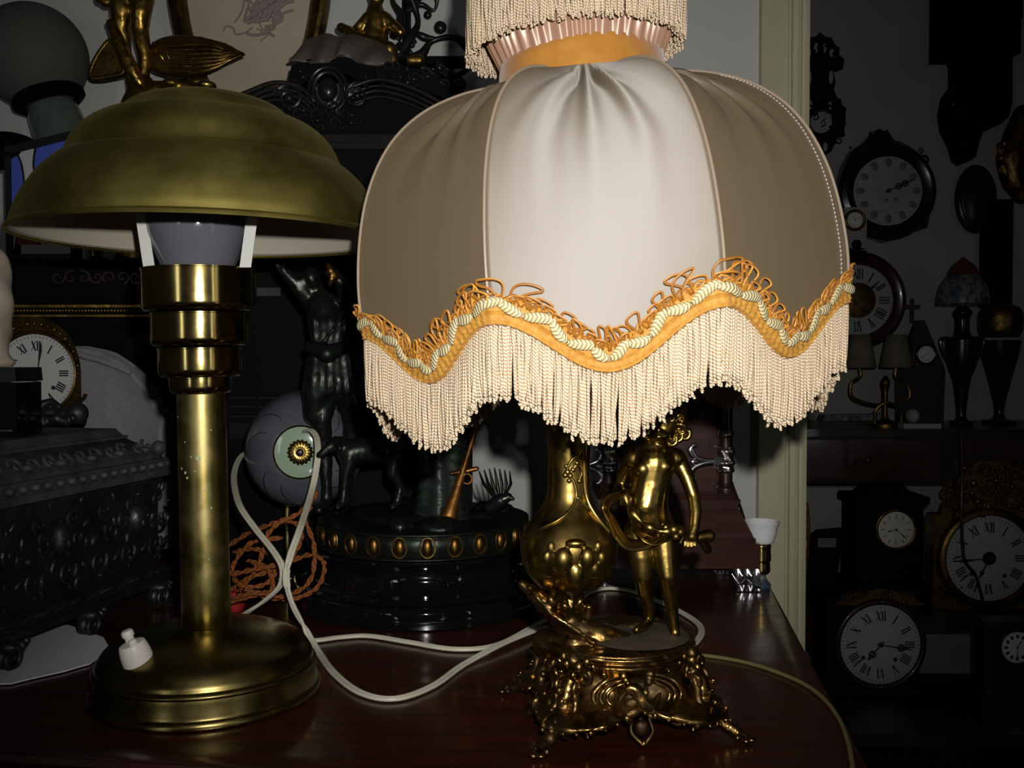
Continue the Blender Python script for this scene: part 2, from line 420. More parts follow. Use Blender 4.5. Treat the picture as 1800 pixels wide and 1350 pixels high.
for a, b, w_, d_ in ((-.64, .03, 1.2, .02), (-.64, .83, 1.2, .02), (-.03, .43, .02, .78), (-1.25, .43, .02, .78)):
    g.box(tb(a, b, -.081), (w_, d_, .10), Matrix((TA, TB, EZ)).transposed())
obj('apron', g, 'dark_wood', t)
for a, b in ((-.05, .05), (-.05, .81), (-1.23, .05), (-1.23, .81)):
    g = G(); g.lathe(prof_smooth([(.016, FLZ), (.022, FLZ + .03), (.014, FLZ + .1), (.02, FLZ + .4), (.028, FLZ + .6), (.018, FLZ + .63), (.03, FLZ + .66), (.03, -.031)], 4), tb(a, b), 20); obj('leg', g, 'dark_wood', t)
# ------------------------------------------------------------------ brass mushroom lamp
BX, BY = -.2755, .866
L = thing('brass_table_lamp', 'brass table lamp with a stepped dome shade and ringed column', 'lamp', (BX, BY, 0))
c = (BX, BY, 0)
LEAN = Matrix.Rotation(math.radians(-.85), 3, 'Y')
def lean(g):
    o = Vector((BX, BY, .06)); g.v = [tuple(LEAN @ (Vector(v) - o) + o) for v in g.v]
g = G(); g.lathe(prof_smooth([(.090, .0), (.1000, .0005), (.1013, .003), (.1002, .006), (.0985, .0075)], 5) + prof_smooth([(.0980, .009), (.0968, .016), (.0960, .022)], 4) + prof_smooth([(.0957, .0235), (.0970, .0255), (.0960, .0275), (.0940, .0290)], 4)
        + prof_smooth([(.0945, .0295), (.0925, .0345), (.086, .043), (.073, .0505), (.055, .0560), (.038, .0590), (.0225, .0600)], 6), c, 128); obj('base', g, 'brass_aged', L, smooth=35)
g = G(); g.lathe([(.0205, .059), (.0218, .061), (.0214, .10), (.0212, .20), (.0210, .272)], c, 64); lean(g); col = obj('column', g, 'brass_column', L, smooth=35)
g = G()
for k, (px_, py_, rp) in enumerate([(347, 806, 4.5), (319, 824, 2.5), (325, 831, 3), (328, 840, 2.6), (341, 828, 1.6), (335, 803, 1.5), (368, 894, 2.2), (357, 862, 1.6), (363, 984, 2.6), (366, 1044, 1.8), (325, 777, 1.4), (370, 757, 1.4), (308, 734, 1.6), (350, 834, 1.4)]):
    q_ = at(px_, py_, .846); r = S(rp, .846); a = -PI / 2 - math.atan2(-.2755 - .0, .866) * 0 + math.asin(max(-.95, min(.95, (q_.x - (-.2755 * .846 / .866) + .003) / .0212))) + .31; z = q_.z
    n_ = Vector((math.cos(a), math.sin(a), 0)); g.ell(Vector(c) + n_ * .0211 + EZ * z, (r, r, .0003), toward(n_), 8, 4)
lean(g); obj('corrosion', g, 'verdigris', col, label='pale green corrosion spots', kind='stuff')
for z0, z1, r, mm in ((.2685, .2835, .0268, 'brass_collar'), (.2835, .3095, .0360, 'brass_collar'), (.3110, .3405, .0418, 'brass_collar'), (.3420, .3795, .0492, 'brass_collar')):
    h = z1 - z0; b_ = .0045
    g = G(); g.lathe([(r * .62, z0)] + [(r - b_ + b_ * math.sin(q), z0 + b_ * (1 - math.cos(q)) * 1.5) for q in [k * PI / 2 / 6 for k in range(7)]] + [(r, z1 - .0016), (r + .0006, z1 - .0012), (r + .0006, z1 - .0003), (r - .0006, z1), (r * .6, z1)], c, 96)
    lean(g); obj('collar_ring', g, mm, L, smooth=38)
# bulb
g = G(); g.lathe(prof_smooth([(.020, .345), (.026, .365), (.0315, .380), (.0375, .395), (.0425, .409), (.0440, .422), (.0425, .437), (.036, .452), (.025, .463), (.010, .469), (.0005, .470)], 5), c, 64); lean(g); obj('bulb', g, 'milky_glass', L)
# three white strips holding the shade
for (xa, ya, xb, yb, D_) in ((251, 399, 262, 471, .842), (441, 395, 431, 470, .842), (352, 395, 350, 470, .915)):
    p, q = at(xb, yb, D_), at(xa, ya, D_); q = p + (q - p) * 1.9; g = G(); w_ = S(10, D_)
    vs = [p - EX * w_, p + EX * w_, q + EX * w_, q - EX * w_]; vs = vs + [v + EY * .0010 for v in vs]
    g.add(vs, [[0, 1, 2, 3], [7, 6, 5, 4], [0, 4, 5, 1], [1, 5, 6, 2], [2, 6, 7, 3], [3, 7, 4, 0]])
    obj('shade_bracket', g, 'white_strip', L, smooth=20)
# shade, a thin shell: outside brass, inside cream paint
tilt = Matrix.Rotation(math.radians(.9), 3, 'Y')
zc_ = Vector((BX + .0090, BY, .406))
out_p = [(.1632, .0015), (.1645, .0), (.1653, .0012), (.1645, .003), (.1628, .0040)] + prof_smooth([(.1618, .005), (.1590, .0150), (.1520, .0310), (.1400, .0490), (.1290, .0600), (.1222, .0640)], 6) \
    + prof_smooth([(.1212, .0650), (.1190, .0690), (.1120, .0830), (.1010, .0945), (.0880, .1020), (.0775, .1045)], 6) + prof_smooth([(.0765, .1052), (.0740, .1080), (.0670, .1145), (.0540, .1205), (.0360, .1250), (.0200, .1265), (.0040, .1270)], 6)
out_p = [(r * .985, z) for r, z in out_p]
g = G(); g.lathe(out_p, zc_, 160, tilt, caps=False); lean(g); sh = obj('shade', g, 'brass_shade', L, smooth=28)
g = G(); g.lathe([(r - .0013, z - (.0004 if r > .16 else .0012)) for r, z in out_p[3:]], zc_, 128, tilt, caps=False); lean(g); obj('shade_lining', g, 'cream_paint_chipped', sh, label='cream painted inside of the shade, chipped at the edge')
g = G(); g.lathe(prof_smooth([(.010, .125), (.011, .128), (.008, .130), (.0065, .132), (.0085, .135), (.008, .138), (.004, .140), (.0005, .1405)], 4), zc_, 32, tilt); lean(g); obj('finial', g, 'gilt_bronze', L)
# push switch on the foot
sp = onz(241, 1156, .0500)
d = Vector((BX - sp.x, BY - sp.y, 0)); rr = d.length
ax = (Vector((-.30, -.16, 1))).normalized(); M = toward(ax)
g = G(); g.lathe(prof_smooth([(.0128, -.006), (.0125, .004), (.0115, .010), (.0108, .0125), (.0098, .0135), (.006, .0138)], 4), sp, 32, M); sw = obj('switch', g, 'white_plastic', L, label='white push switch')
g = G(); g.lathe([(.0038, .0125), (.0038, .0185), (.0050, .0190), (.0050, .0225), (.0040, .0240), (.0003, .0245)], sp + M @ Vector((-.0045, .0, 0)), 20, M)
g.lathe(prof_smooth([(.0036, .012), (.0036, .0165), (.0025, .0180), (.0003, .0185)], 3), sp + M @ Vector((.0062, .001, 0)), 16, M)
obj('button', g, 'white_plastic', sw)
# ------------------------------------------------------------------ tall fringed lamp: shade
SX, SY = .0672, .800
FL = thing('fringed_table_lamp', 'gilt bronze figure table lamp with a fringed peach satin dome shade', 'lamp', (SX + .02, SY, 0))
YAW = math.radians(-3.6)
TILT = Matrix.Rotation(math.radians(-4.2), 4, 'Y')
TS = Matrix.Translation((SX, SY, .40)) @ TILT @ Matrix.Translation((0, 0, -.40)) @ Matrix.Rotation(YAW, 4, 'Z')
RIB = prof_smooth([(.0650, .522), (.0800, .5200), (.1060, .5135), (.1340, .5010), (.1570, .4830), (.1740, .4600), (.1860, .4320), (.1930, .4020), (.1965, .3700), (.1960, .3450), (.1930, .3180), (.1890, .2900)], 8)
_len = [0.]
for (r0, z0), (r1, z1) in zip(RIB, RIB[1:]): _len.append(_len[-1] + math.hypot(r1 - r0, z1 - z0))
_len = [x / _len[-1] for x in _len]
def rib_at(a):
    a = max(0., min(1., a))
    for k in range(len(_len) - 1):
        if a <= _len[k + 1]:
            t = (a - _len[k]) / (_len[k + 1] - _len[k]); return lerp(RIB[k][0], RIB[k + 1][0], t), lerp(RIB[k][1], RIB[k + 1][1], t)
    return RIB[-1]
def a_of_z(z):
    for k in range(len(RIB) - 1):
        if RIB[k + 1][1] <= z: return lerp(_len[k], _len[k + 1], (RIB[k][1] - z) / (RIB[k][1] - RIB[k + 1][1]))
    return 1.
STEP = PI / 4
def panel(th):
    """th measured from the front panel's middle; returns (panel index, -1..1 across it)"""
    k = math.floor(th / STEP + .5); return k, (th - k * STEP) / (STEP / 2)
def z_edge(phi): return .2975 + .036 * (1 - math.cos(PI * abs(phi))) / 2
fold_rnd = [[random.uniform(-.12, .12), random.uniform(.8, 1.15), random.uniform(-.4, .4)] for _ in range(8)]
def satin_r(th, a):
    k, phi = panel(th); r, z = rib_at(a)
    wo = sstep(.04, .42, a); dth = phi * STEP / 2
    rr = r * (1 - wo + wo * math.cos(STEP / 2) / math.cos(dth))
    o, s_, p_ = fold_rnd[k % 8]
    spread = .26 + min(2.1 * a, 1.0)
    q = (phi - o * a) / spread
    env = math.exp(-(q / .62) ** 4) * math.exp(-(a / (.31)) ** 2) * sstep(.0, .16, a) * (1 if a > .02 else 1)
    d = env * .0088 * s_ * math.cos(2 * PI * 2.0 * q * (1 + .18 * math.sin(3 * q + p_)))
    d += .25 * env * .0062 * math.cos(2 * PI * 4.6 * q + p_)
    d -= .0125 * math.exp(-((a - .20) / .20) ** 2) * (1 - phi * phi) ** 1.5 * sstep(0, .10, a)          # cloth hangs slightly below the ribs near the neck
    return rr, z, d
def sp_(th, a, off=0.):
    rr, z, d = satin_r(th, a)
    e = 1e-3
    r1, z1 = rib_at(min(1, a + e)); r0, z0 = rib_at(max(0, a - e)); tz, tr = z1 - z0, r1 - r0; l = math.hypot(tz, tr) or 1
    nr, nz = -tz / l, tr / l
    rr += nr * (d + off); z += nz * (d + off)
    return TS @ Vector((rr * math.sin(th), -rr * math.cos(th), z))
def edge_a(th): return a_of_z(z_edge(panel(th)[1]))
NP = 56; NA = 90; rows = []
ths = [(-STEP / 2 + STEP * j / NP) for j in range(8 * NP)]
ea = [edge_a(t_) for t_ in ths]
g = G(); g.grid([[sp_(t_, ea[j] * (i / NA) ** 1.25) for j, t_ in enumerate(ths)] for i in range(NA + 1)], closed_u=True)
shade = obj('lamp_shade', g, 'satin', FL, smooth=180, label='peach satin shade of eight gathered panels')
md = shade.modifiers.new('cloth', 'SOLIDIFY'); md.thickness = .0008; md.offset = -1
# piping along the eight ribs
for k in range(8):
    th = (k + .5) * STEP; ae = edge_a(th - 1e-6)
    g = G(); g.tube([sp_(th, ae * (i / 60) ** 1.2, .0008) for i in range(61)], .0011, 8); obj('piping', g, 'satin_piping', shade)
# line of stitches on the right-hand rib
th0 = 1.5 * STEP - .045
g = G(); n_st = 62
for i in range(n_st):
    a0 = edge_a(th0) * (.20 + .74 * i / n_st); a1 = a0 + .0062
    g.tube([sp_(th0, a0, .0004), sp_(th0, (a0 + a1) / 2, .0010), sp_(th0, a1, .0004)], .00042, 5)
obj('stitching', g, 'stitch', shade)

# --- scalloped trim
def edge_frame(th):
    e = 2e-3; p = sp_(th, edge_a(th)); ta = (sp_(th + e, edge_a(th + e)) - sp_(th - e, edge_a(th - e))).normalized()
    up = (sp_(th, edge_a(th) - .03) - p); nrm = ta.cross(up).normalized(); up = nrm.cross(ta).normalized()
    out = p - (TS @ Vector((0, 0, p.z))); out.z = 0
    if nrm.dot(out) < 0: nrm = -nrm
    if up.z < 0: up = -up
    return p, ta, up, nrm
NE = 1600
EF = [edge_frame(2 * PI * i / NE) for i in range(NE)]
EL = [0.]
for i in range(NE): EL.append(EL[-1] + (EF[(i + 1) % NE][0] - EF[i][0]).length)
ELT = EL[-1]
import bisect
def E(s):
    s = s % ELT; i = bisect.bisect_right(EL, s) - 1; i = min(i, NE - 1); t_ = (s - EL[i]) / (EL[i + 1] - EL[i]); A, B = EF[i], EF[(i + 1) % NE]
    return tuple(A[k].lerp(B[k], t_) for k in range(4))
def ep(s, h, o):
    p, ta, up, nr = E(s); return p + up * h + nr * o
g = G(); ns = 900; rows = []
prof = [(-.0056, .0004), (-.0060, .0020), (-.0050, .0034), (-.0036, .0024), (-.0020, .0034), (.0, .0024), (.0015, .0034), (.002, .0026), (.0035, .0038), (.0055, .0028), (.0075, .0038), (.0095, .0028), (.0110, .0034), (.0122, .0020), (.0124, .0004)]
for i in range(ns):
    s = ELT * i / ns; rows.append([ep(s, h + (.0006 if (i % 4 < 2) else -.0004) * (h < -.005), o + (.0007 if (i % 4 < 2) else 0.)) for h, o in prof])
g.grid(rows, closed_v=True); obj('gimp_band', g, 'gimp', shade, smooth=60, label='mustard gimp band along the scallops')
# plaited cream braid weaving over the band: overlapping leaf-shaped lengths
g = G(); per = .0315; nb = int(ELT / per)
for k in range(nb):
    s0 = ELT * k / nb; pe = ELT / nb
    for (sa, sb, ha, hb) in ((0, .62, .0035, .0108), (.50, .98, .0098, .0045)):
        pts = []; rad = []
        for i in range(13):
            q = i / 12; s = s0 + pe * lerp(sa, sb, q)
            h = lerp(ha, hb, sstep(0, 1, q)) * .8 + .0008 + (.0012 * math.sin(PI * q) if sb < .9 else -.0012 * math.sin(PI * q))
            pts.append(ep(s, h, .0042 + .0010 * math.sin(PI * q))); rad.append(.0009 + .0028 * math.sin(PI * min(1, q * .93 + .05)) ** .6)
        nrm_ = E(s0 + pe * .5 * (sa + sb))[3]; g.tube(pts, rad, 10, uv=True, phase=random.uniform(0, .01), flat=(nrm_, .34))
obj('braid', g, 'braid_thread', shade, smooth=180, label='cream plaited braid')
# looped cord standing up from the band
g = G(); s = 0.
while s < ELT - .004:
    Lh = random.choice([.008, .011, .0125, .015, .019, .021]) * random.uniform(.85, 1.1); lean = random.uniform(-.6, .6); wd = random.uniform(.0032, .0052); o0 = random.uniform(.0022, .0050)
    pts = []; n_ = 22
    for i in range(n_ + 1):
        q = i / n_; tt = PI * q; 
        h = .0085 + Lh * math.sin(tt) ** .8 * .78
        x = -wd * math.sin(2 * tt) * (.6 + .6 * math.sin(tt) ** 2) + .0012 * (q - .5) + lean * Lh * math.sin(tt) ** 2 * .8
        pts.append(ep(s + x, h, o0 + .0022 * math.sin(tt)))
    g.tube(pts, .00088, 7, uv=True)
    s += random.uniform(.0042, .0070)
for q in range(2):
    pts = []; n_ = 1400
    for i in range(n_):
        s = ELT * i / n_; pts.append(ep(s, .0118 + .0016 * math.sin(2 * PI * s / .0105 + q * 2.) + q * .0012, .0032 + .0012 * math.cos(2 * PI * s / .0105 + q * 2)))
    g.tube(pts, .0009, 6, closed=True, uv=True)
obj('loop_trim', g, 'loop_cord', shade, smooth=180, label='mustard cord loops')
# fringe of twisted threads
def fringe(g, count, root, length, r, layers, sway, vis=None):
    for ly in range(layers):
        for k in range(count):
            u = (k + .5 * ly + random.uniform(-.3, .3)) / count
            p, out_, ta = root(u); Ln = length * random.uniform(.93, 1.04) * (1 - .03 * ly)
            sx = random.gauss(0, sway); so = random.gauss(.0, sway) ; curl = random.gauss(0, sway * .7)
            pts = []
            for i in range(9):
                q = i / 8
                pts.append(p + out_ * (.0008 * (1 - ly) - .0014 * ly + .0016 * math.sin(PI * q * .7) - .003 * q + so * q * q) + ta * (sx * q * q + curl * math.sin(PI * q)) + Vector((0, 0, -Ln * q)))
            rr = [r * f_ for f_ in (.8, 1, 1, 1, 1, 1, 1, 1.08, .9)]
            g.tube(pts, rr, 6, uv=True, phase=random.uniform(0, .003))
            e = pts[-1]
            g.tube([e, e + Vector((random.gauss(0, .0007), random.gauss(0, .0007), -.0022))], [r * 1.25, r * .7], 6, uv=True)
def root_main(u):
    p, ta, up, nr = E(u * ELT); out_ = Vector((nr.x, nr.y, 0)).normalized(); t2 = Vector((ta.x, ta.y, 0)).normalized()
    return p - up * .0050 + nr * .0002, out_, t2
g = G(); fringe(g, 740, root_main, .0475, .00108, 2, .0013); obj('fringe', g, 'fringe_thread', shade, smooth=180, kind='stuff', label='cream fringe of twisted threads under the scallops')

# --- neck: velvet ribbon, pleated ruffle and the upper fringe
def cyl(th, r, z): return TS @ Vector((r * math.sin(th), -r * math.cos(th), z))
g = G(); N = 128
for_rows = [(.0640, .5165), (.0662, .5150), (.0690, .5160), (.0690, .5230), (.0686, .5300), (.0680, .5375), (.0676, .5425), (.0660, .5440), (.0645, .5430)]
g.grid([[cyl(2 * PI * k / N, r - (.0008 * math.sin(2 * PI * k / N * 3 + z * 90)), z + .0018 * math.sin(2 * PI * k / N + .5) + .0012 * math.sin(4 * 2 * PI * k / N)) for k in range(N)] for r, z in for_rows], closed_u=True, closed_v=True)
band = obj('velvet_band', g, 'velvet', FL, smooth=60, label='mustard velvet ribbon round the neck')
g = G(); pr = []
for i in range(6):
    q = i / 5; pr.append([cyl(-1.32, lerp(.0690, .072, q) + .0005 + s_, lerp(.522, .501, q) + d_) for s_, d_ in ((0, .0), (.0012, .0))])
tl = [cyl(-1.38 + .07 * k / 6, .0695 + .012 * (k / 6) ** 2 * 0 + .0010, .525 - .0035 * k) for k in range(8)]
g.tube(tl, .0045, 8, flat=((cyl(-1.35, 1, .5) - cyl(-1.35, 0, .5)).normalized(), .18)); obj('ribbon_tail', g, 'velvet', band)
g = G(); N = 720; rows = []
def pleat(th, q):
    k = th / (2 * PI) * 46; return .0026 * (math.cos(2 * PI * (k + .25 * math.sin(7 * th) + .15 * math.sin(13 * th))) ) * (1 - .55 * math.exp(-(q / .2) ** 2))
for i in range(22):
    q = i / 21; z = lerp(.541, .628, q); r = .0655 + .017 * math.sin(q * PI * .62) 
    rows.append([cyl(2 * PI * k / N, r + pleat(2 * PI * k / N, q) + .001, z) for k in range(N)])
for i in range(1, 10):
    q = i / 9; rows.append([cyl(2 * PI * k / N, (.0825 - .04 * q) + pleat(2 * PI * k / N, 1) * (1 - q), .628 + .016 * math.sin(q * PI / 2)) for k in range(N)])
g.grid(rows, closed_u=True); ruffle = obj('pleated_ruffle', g, 'satin_ruffle', FL, smooth=180, label='pleated peach satin top tier')
g = G(); g.ring(TS @ Vector((0, 0, .606)), .0865, .0035, TS.to_3x3(), 96, 10); obj('gimp_band', g, 'gimp', ruffle)
def root_top(u):
    th = 2 * PI * u; p = cyl(th, .0885, .606); o_ = (cyl(th, 1, .6) - cyl(th, 0, .6)); o_.z = 0
    return p, o_.normalized(), Vector((-o_.y, o_.x, 0)).normalized()
g = G(); fringe(g, 330, root_top, .0535, .00098, 3, .0018); obj('fringe', g, 'fringe_thread', ruffle, smooth=180, kind='stuff', label='cream fringe of the top tier')
g = G(); g.lathe(prof_smooth([(.02, .640), (.012, .646), (.006, .652), (.011, .662), (.008, .672), (.0005, .678)], 4), (0, 0, 0), 24); g.v = [tuple(TS @ Vector(v)) for v in g.v]; obj('finial', g, 'brass_collar', FL)
# ------------------------------------------------------------------ fringed lamp: cast foot, rock, vase, figure
def chain(pts, D, k=1.):
    return [(at(x, y, D + d), S(r, D) * k) for x, y, d, r in pts]
PC = Vector((.0885, .803, 0)); YB_ = math.radians(10)
U = Vector((math.cos(YB_), math.sin(YB_), 0)); W = Vector((-math.sin(YB_), math.cos(YB_), 0))
def pb(u, w, z): return PC + U * u + W * w + EZ * z
g = G()
def sk(r, z, a):
    q = max(0., (.058 - z) / .045); q = min(q, 1.); c_ = abs(math.sin(2 * (a - YB_))) ** 1.6
    return r * (1 + .50 * q * c_ + .035 * q * math.cos(16 * (a - YB_)) * (1 - c_))
g.lathe(prof_smooth([(.030, .0130), (.0560, .0150), (.0655, .0185), (.0640, .0235), (.0560, .0320), (.0520, .0420), (.0535, .0510), (.0580, .0560), (.0600, .0575)], 5), PC, 160, flute=sk, caps=True)
g.lathe(prof_smooth([(.0600, .0570), (.0625, .0580), (.0635, .0600), (.0615, .0615), (.0605, .0625), (.0625, .0640), (.0640, .0660), (.0625, .0680), (.0590, .0695), (.0300, .0710), (.0002, .0712)], 5), PC, 96)
for i_, v_ in enumerate(g.v):
    if v_[2] < .036:
        a_ = math.atan2(v_[1] - PC.y, v_[0] - PC.x); c_ = abs(math.sin(2 * (a_ - YB_))) ** 1.1; k_ = (.036 - v_[2]) / .021
        g.v[i_] = (v_[0] - (v_[0] - PC.x) * .05 * k_ * (1 - c_), v_[1] - (v_[1] - PC.y) * .05 * k_ * (1 - c_), v_[2] + .0115 * k_ * (1 - c_))
# C-scroll cartouches with a boss on each side
for s_, w_, off in ((1, W * -1, .056), (-1, W, .056), (1, U, .060), (-1, U * -1, .060)):
    x_ = U * s_ if abs(w_.dot(W)) > .5 else W * s_
    cz = .037; cc = PC + w_ * (off - .003)
    def cp(x, z, o=0.): return cc + x_ * x + EZ * (cz + z) + w_ * (o - .10 * z + 1.2 * max(0, .037 - (cz + z)) * .25)
    for R0, rr, oo in ((.0315, .0024, .0015), (.0262, .0021, .0030), (.0212, .0017, .0042)):
        for sd in (1, -1):
            pts = [cp(sd * (R0 * math.cos(t_) + .004), R0 * .50 * math.sin(t_), oo) for t_ in [(-1.15 + 2.5 * k / 24) for k in range(25)]]
            g.tube(pts, [rr * (.55 + .45 * math.sin(PI * k / 24)) for k in range(25)], 8)
            g.ell(pts[-1], rr * 1.9); g.ell(pts[0], rr * 1.5)
    g.tube(spline([cp(-.016, -.004, .004), cp(-.010, .006, .006), (cp(-.002, .005, .007)), cp(.002, -.004, .007), cp(.010, -.007, .006), cp(.018, .002, .005)], 6), [.0006 + .0050 * math.sin(PI * k / 30) ** .7 for k in range(31)], 10)
    g.ell(cp(.004, .004, .008), (.0032, .0032, .0032)); g.ell(cp(-.006, -.004, .006), (.006, .003, .004))
    for k in range(9): g.ell(cp(-.036 + .009 * k, -.0150 - .0020 * math.cos(k * 1.7), .003), .0024 + .0014 * (k % 2))
    for k in (-1, 1):
        g.tube(scroll(cp(k * .030, -.0165, .002), .0085, 1.2, 1.2, x_, EZ, k, 24), [.0012 + .0018 * j / 24 for j in range(25)], 8); g.tube(spline([cp(k * .022, -.014, .002), cp(k * .030, -.0085, .003), cp(k * .039, -.012, .003), cp(k * .044, -.020, .002), cp(k * .042, -.027, .001)], 5), [.0030 - .0012 * j / 20 for j in range(21)], 8)
    for k in range(6): g.ell(cp(-.026 + .0105 * k, .0165, .0005), .0017 + .0009 * ((k + 1) % 2))
    # shell drop hanging in the middle of the side
    g.tube(spline([cp(-.007, -.016, .003), cp(-.0085, -.024, .005), cp(-.003, -.0300, .006), cp(.0, -.0325, .006), cp(.003, -.0300, .006), cp(.0085, -.024, .005), cp(.007, -.016, .003)], 5), .0016, 8)
    g.ell(cp(0, -.022, .004), (.0060, .0040, .0065)); g.ell(cp(0, -.0315, .006), .0022)
def defm(a, r, z):
    c_ = abs(math.sin(2 * (a - YB_))) ** 1.1; k_ = max(0, (.036 - z) / .021); r = r * (1 - .05 * k_ * (1 - c_))
    return PC + Vector((r * math.cos(a), r * math.sin(a), z + .0115 * k_ * (1 - c_)))
g.tube([defm(2 * PI * k / 240, sk(.0640, .0190, 2 * PI * k / 240), .0185) for k in range(240)], [.0026 + .0012 * math.sin(k * 2 * PI / 240 * 20) for k in range(240)], 8, closed=True)
for k in range(56):
    a = 2 * PI * k / 56; g.ell(defm(a, sk(.0655, .0185, a), .0160), .0018 + .0010 * (k % 3 == 0))
for su, sw in ((-1, -1), (1, -1), (-1, 1), (1, 1)):                 # leaf clusters under the round top at the corners
    dv = (U * su * .74 + W * sw * .67).normalized(); sd_ = Vector((-dv.y, dv.x, 0)); cq = PC + dv * .0615 + EZ * .0600
    for o, s_, z, r in ((.004, 0, .004, .0052), (.006, .006, .0, .0042), (.006, -.006, .0, .0042), (.008, .002, -.007, .0040), (.002, .011, .004, .0036), (.002, -.011, .004, .0036), (.009, -.004, -.012, .0030), (.008, .006, -.011, .0028), (.0, .016, .0, .0026), (.0, -.016, .0, .0026)):
        g.ell(cq + dv * o + sd_ * s_ + EZ * z, (r, r, r * 1.15))
    for s_ in (-1, 1): g.tube(scroll(cq + dv * .006 + sd_ * s_ * .012 + EZ * -.007, .0060, 1.2, 1.0, sd_, EZ, s_, 20), [.0010 + .0016 * k / 20 for k in range(21)], 7)
base = obj('base', g, 'gilt_base', FL, smooth=60, disp=(.0011, .0045), label='openwork scroll foot plate of gilt bronze')
# four scroll feet at the corners
for su, sw in ((-1, -1), (1, -1), (-1, 1), (1, 1)):
    dirv = (U * su * .76 + W * sw * .65).normalized(); side = Vector((-dirv.y, dirv.x, 0)); c0 = PC + dirv * .070
    def fp(o, s_, z): return c0 + dirv * o + side * s_ + EZ * (z + .0011)
    g = G()
    leg = spline([fp(-.012, 0, .052), fp(-.002, 0, .046), fp(.004, 0, .034), fp(.006, 0, .024), fp(.014, 0, .015), fp(.026, 0, .008), fp(.036, 0, .0040)], 5)
    g.tube(leg, [lerp(.0070, .0038, k / 30) + .0014 * math.sin(k * 1.1) ** 2 for k in range(31)], 10)
    for sd in (-1, 1):
        g.tube(spline([fp(-.006, sd * .004, .050), fp(.002, sd * .008, .040), fp(.004, sd * .009, .028), fp(.012, sd * .010, .020), fp(.020, sd * .008, .013)], 5), [.0036 - .0010 * abs(k / 10 - 1) for k in range(21)], 8)
        g.tube(scroll(fp(.014, sd * .009, .0145), .0065, 1.25, 1.5, dirv, EZ, 1, 26), [.0012 + .0020 * k / 26 for k in range(27)], 8)
        g.tube(scroll(fp(.000, sd * .0085, .0440), .0055, 1.1, -1.4, dirv, EZ, -1, 22), [.0011 + .0017 * k / 22 for k in range(23)], 8)
        g.ell(fp(.0405, sd * .0042, .0022), (.0034, .0034, .0022)); g.ell(fp(.034, sd * .0050, .0034), .0027)
    g.ell(fp(.044, 0, .0024), (.0036, .0036, .0023)); g.ell(fp(.008, 0, .0330), .0042); g.ell(fp(.022, 0, .0165), .0036); g.ell(fp(-.010, 0, .0560), .0044); g.ell(fp(.012, 0, .0430), .0030)
    for k in range(5): g.ell(fp(.004 + .006 * k, (.004 if k % 2 else -.004), .040 - .006 * k), .0020)
    obj('foot', g, 'gilt_base', base, smooth=60, disp=(.0009, .0045))
# rock with a curling leaf prow that carries the vase
g = G()
D0 = .800
g.limb(chain([(1105, 1132, -.005, 20), (1060, 1122, -.012, 24), (1015, 1105, -.012, 24), (975, 1075, -.008, 20), (945, 1048, -.004, 15), (924, 1030, .0, 10), (918, 1026, .0, 8)], D0))
g.limb(chain([(1010, 1100, .02, 32), (1003, 1068, .018, 30), (1003, 1040, .016, 24)], D0)); g.limb(chain([(960, 1130, .0, 26), (1010, 1138, -.02, 26), (1060, 1150, -.03, 14)], D0))
g.limb(chain([(1090, 1112, .03, 30), (1120, 1110, .02, 22)], D0))
for dx, dy, L0 in ((-30, 30, 30), (-8, 38, 26), (14, 30, 22), (30, 42, 20)):
    g.limb(chain([(1002 + dx, 1040 + dy, -.02, 9), (1002 + dx * 1.1, 1040 + dy - L0 * .6, -.022, 8), (1000 + dx * .9, 1040 + dy - L0, -.012, 6)], D0))
for k in range(4):
    q = k / 3; g.limb(chain([(928 + 6 * k, 1030 + 14 * k, -.012, 4), (968 + 8 * k, 1078 + 8 * k, -.026, 5), (1020 + 8 * k, 1112 + 6 * k, -.034, 4)], D0), 10)
obj('rock', g, 'gilt_base', base, remesh=.0013, smoothing=2, disp=(.0022, .010), label='bronze rock with a curling leaf prow')
g = G(); g.lathe([(.0002, .0722), (.020, .0720), (.036, .0716), (.044, .0708)], PC + Vector((.014, -.006, 0)), 48, caps=False); obj('rock_top', g, 'dusty_bronze', base, label='dusty dark top of the foot')
# vase
VX = at(1000, 960, .815); vc = (VX.x, .815, 0)
g = G(); g.lathe(prof_smooth([(.008, .104), (.016, .1045), (.028, .110), (.0375, .1230), (.0412, .1385), (.0400, .1500), (.0340, .1610), (.0265, .1700), (.0205, .1800), (.0180, .1930), (.0178, .2100), (.0186, .2260), (.0205, .2400), (.0260, .2500), (.0265, .2530), (.0200, .2560), (.012, .2570)], 6), vc, 96)
vase = obj('vase', g, 'gilt_bronze', FL, smooth=60, disp=(.0007, .012), label='gilt bronze vase with raised vines')
def vp(a, z, off):
    rr = .018
    P_ = [(.104, .008), (.110, .028), (.123, .0375), (.1385, .0412), (.150, .040), (.161, .034), (.170, .0265), (.180, .0205), (.193, .018), (.226, .0186), (.240, .0205), (.253, .0265)]
    for (z0, r0), (z1, r1) in zip(P_, P_[1:]):
        if z0 <= z <= z1: rr = lerp(r0, r1, (z - z0) / (z1 - z0)); break
    return Vector(vc) + Vector((math.sin(a) * (rr + off), -math.cos(a) * (rr + off), z))
g = G()
def vine(pts, r=.0013, n=5): g.tube(spline([vp(a, z, .0006) for a, z in pts], 6), r, 8)
vine([(-1.25, .150), (-.8, .160), (-.35, .168), (.0, .176), (.25, .186), (.15, .198), (-.15, .206), (.05, .216), (.45, .222), (.6, .232), (.3, .240)])
vine([(.0, .205), (.3, .212), (.55, .206), (.4, .199)], .0010); vine([(-.2, .236), (.2, .244), (.7, .240), (1.0, .228)], .0010)
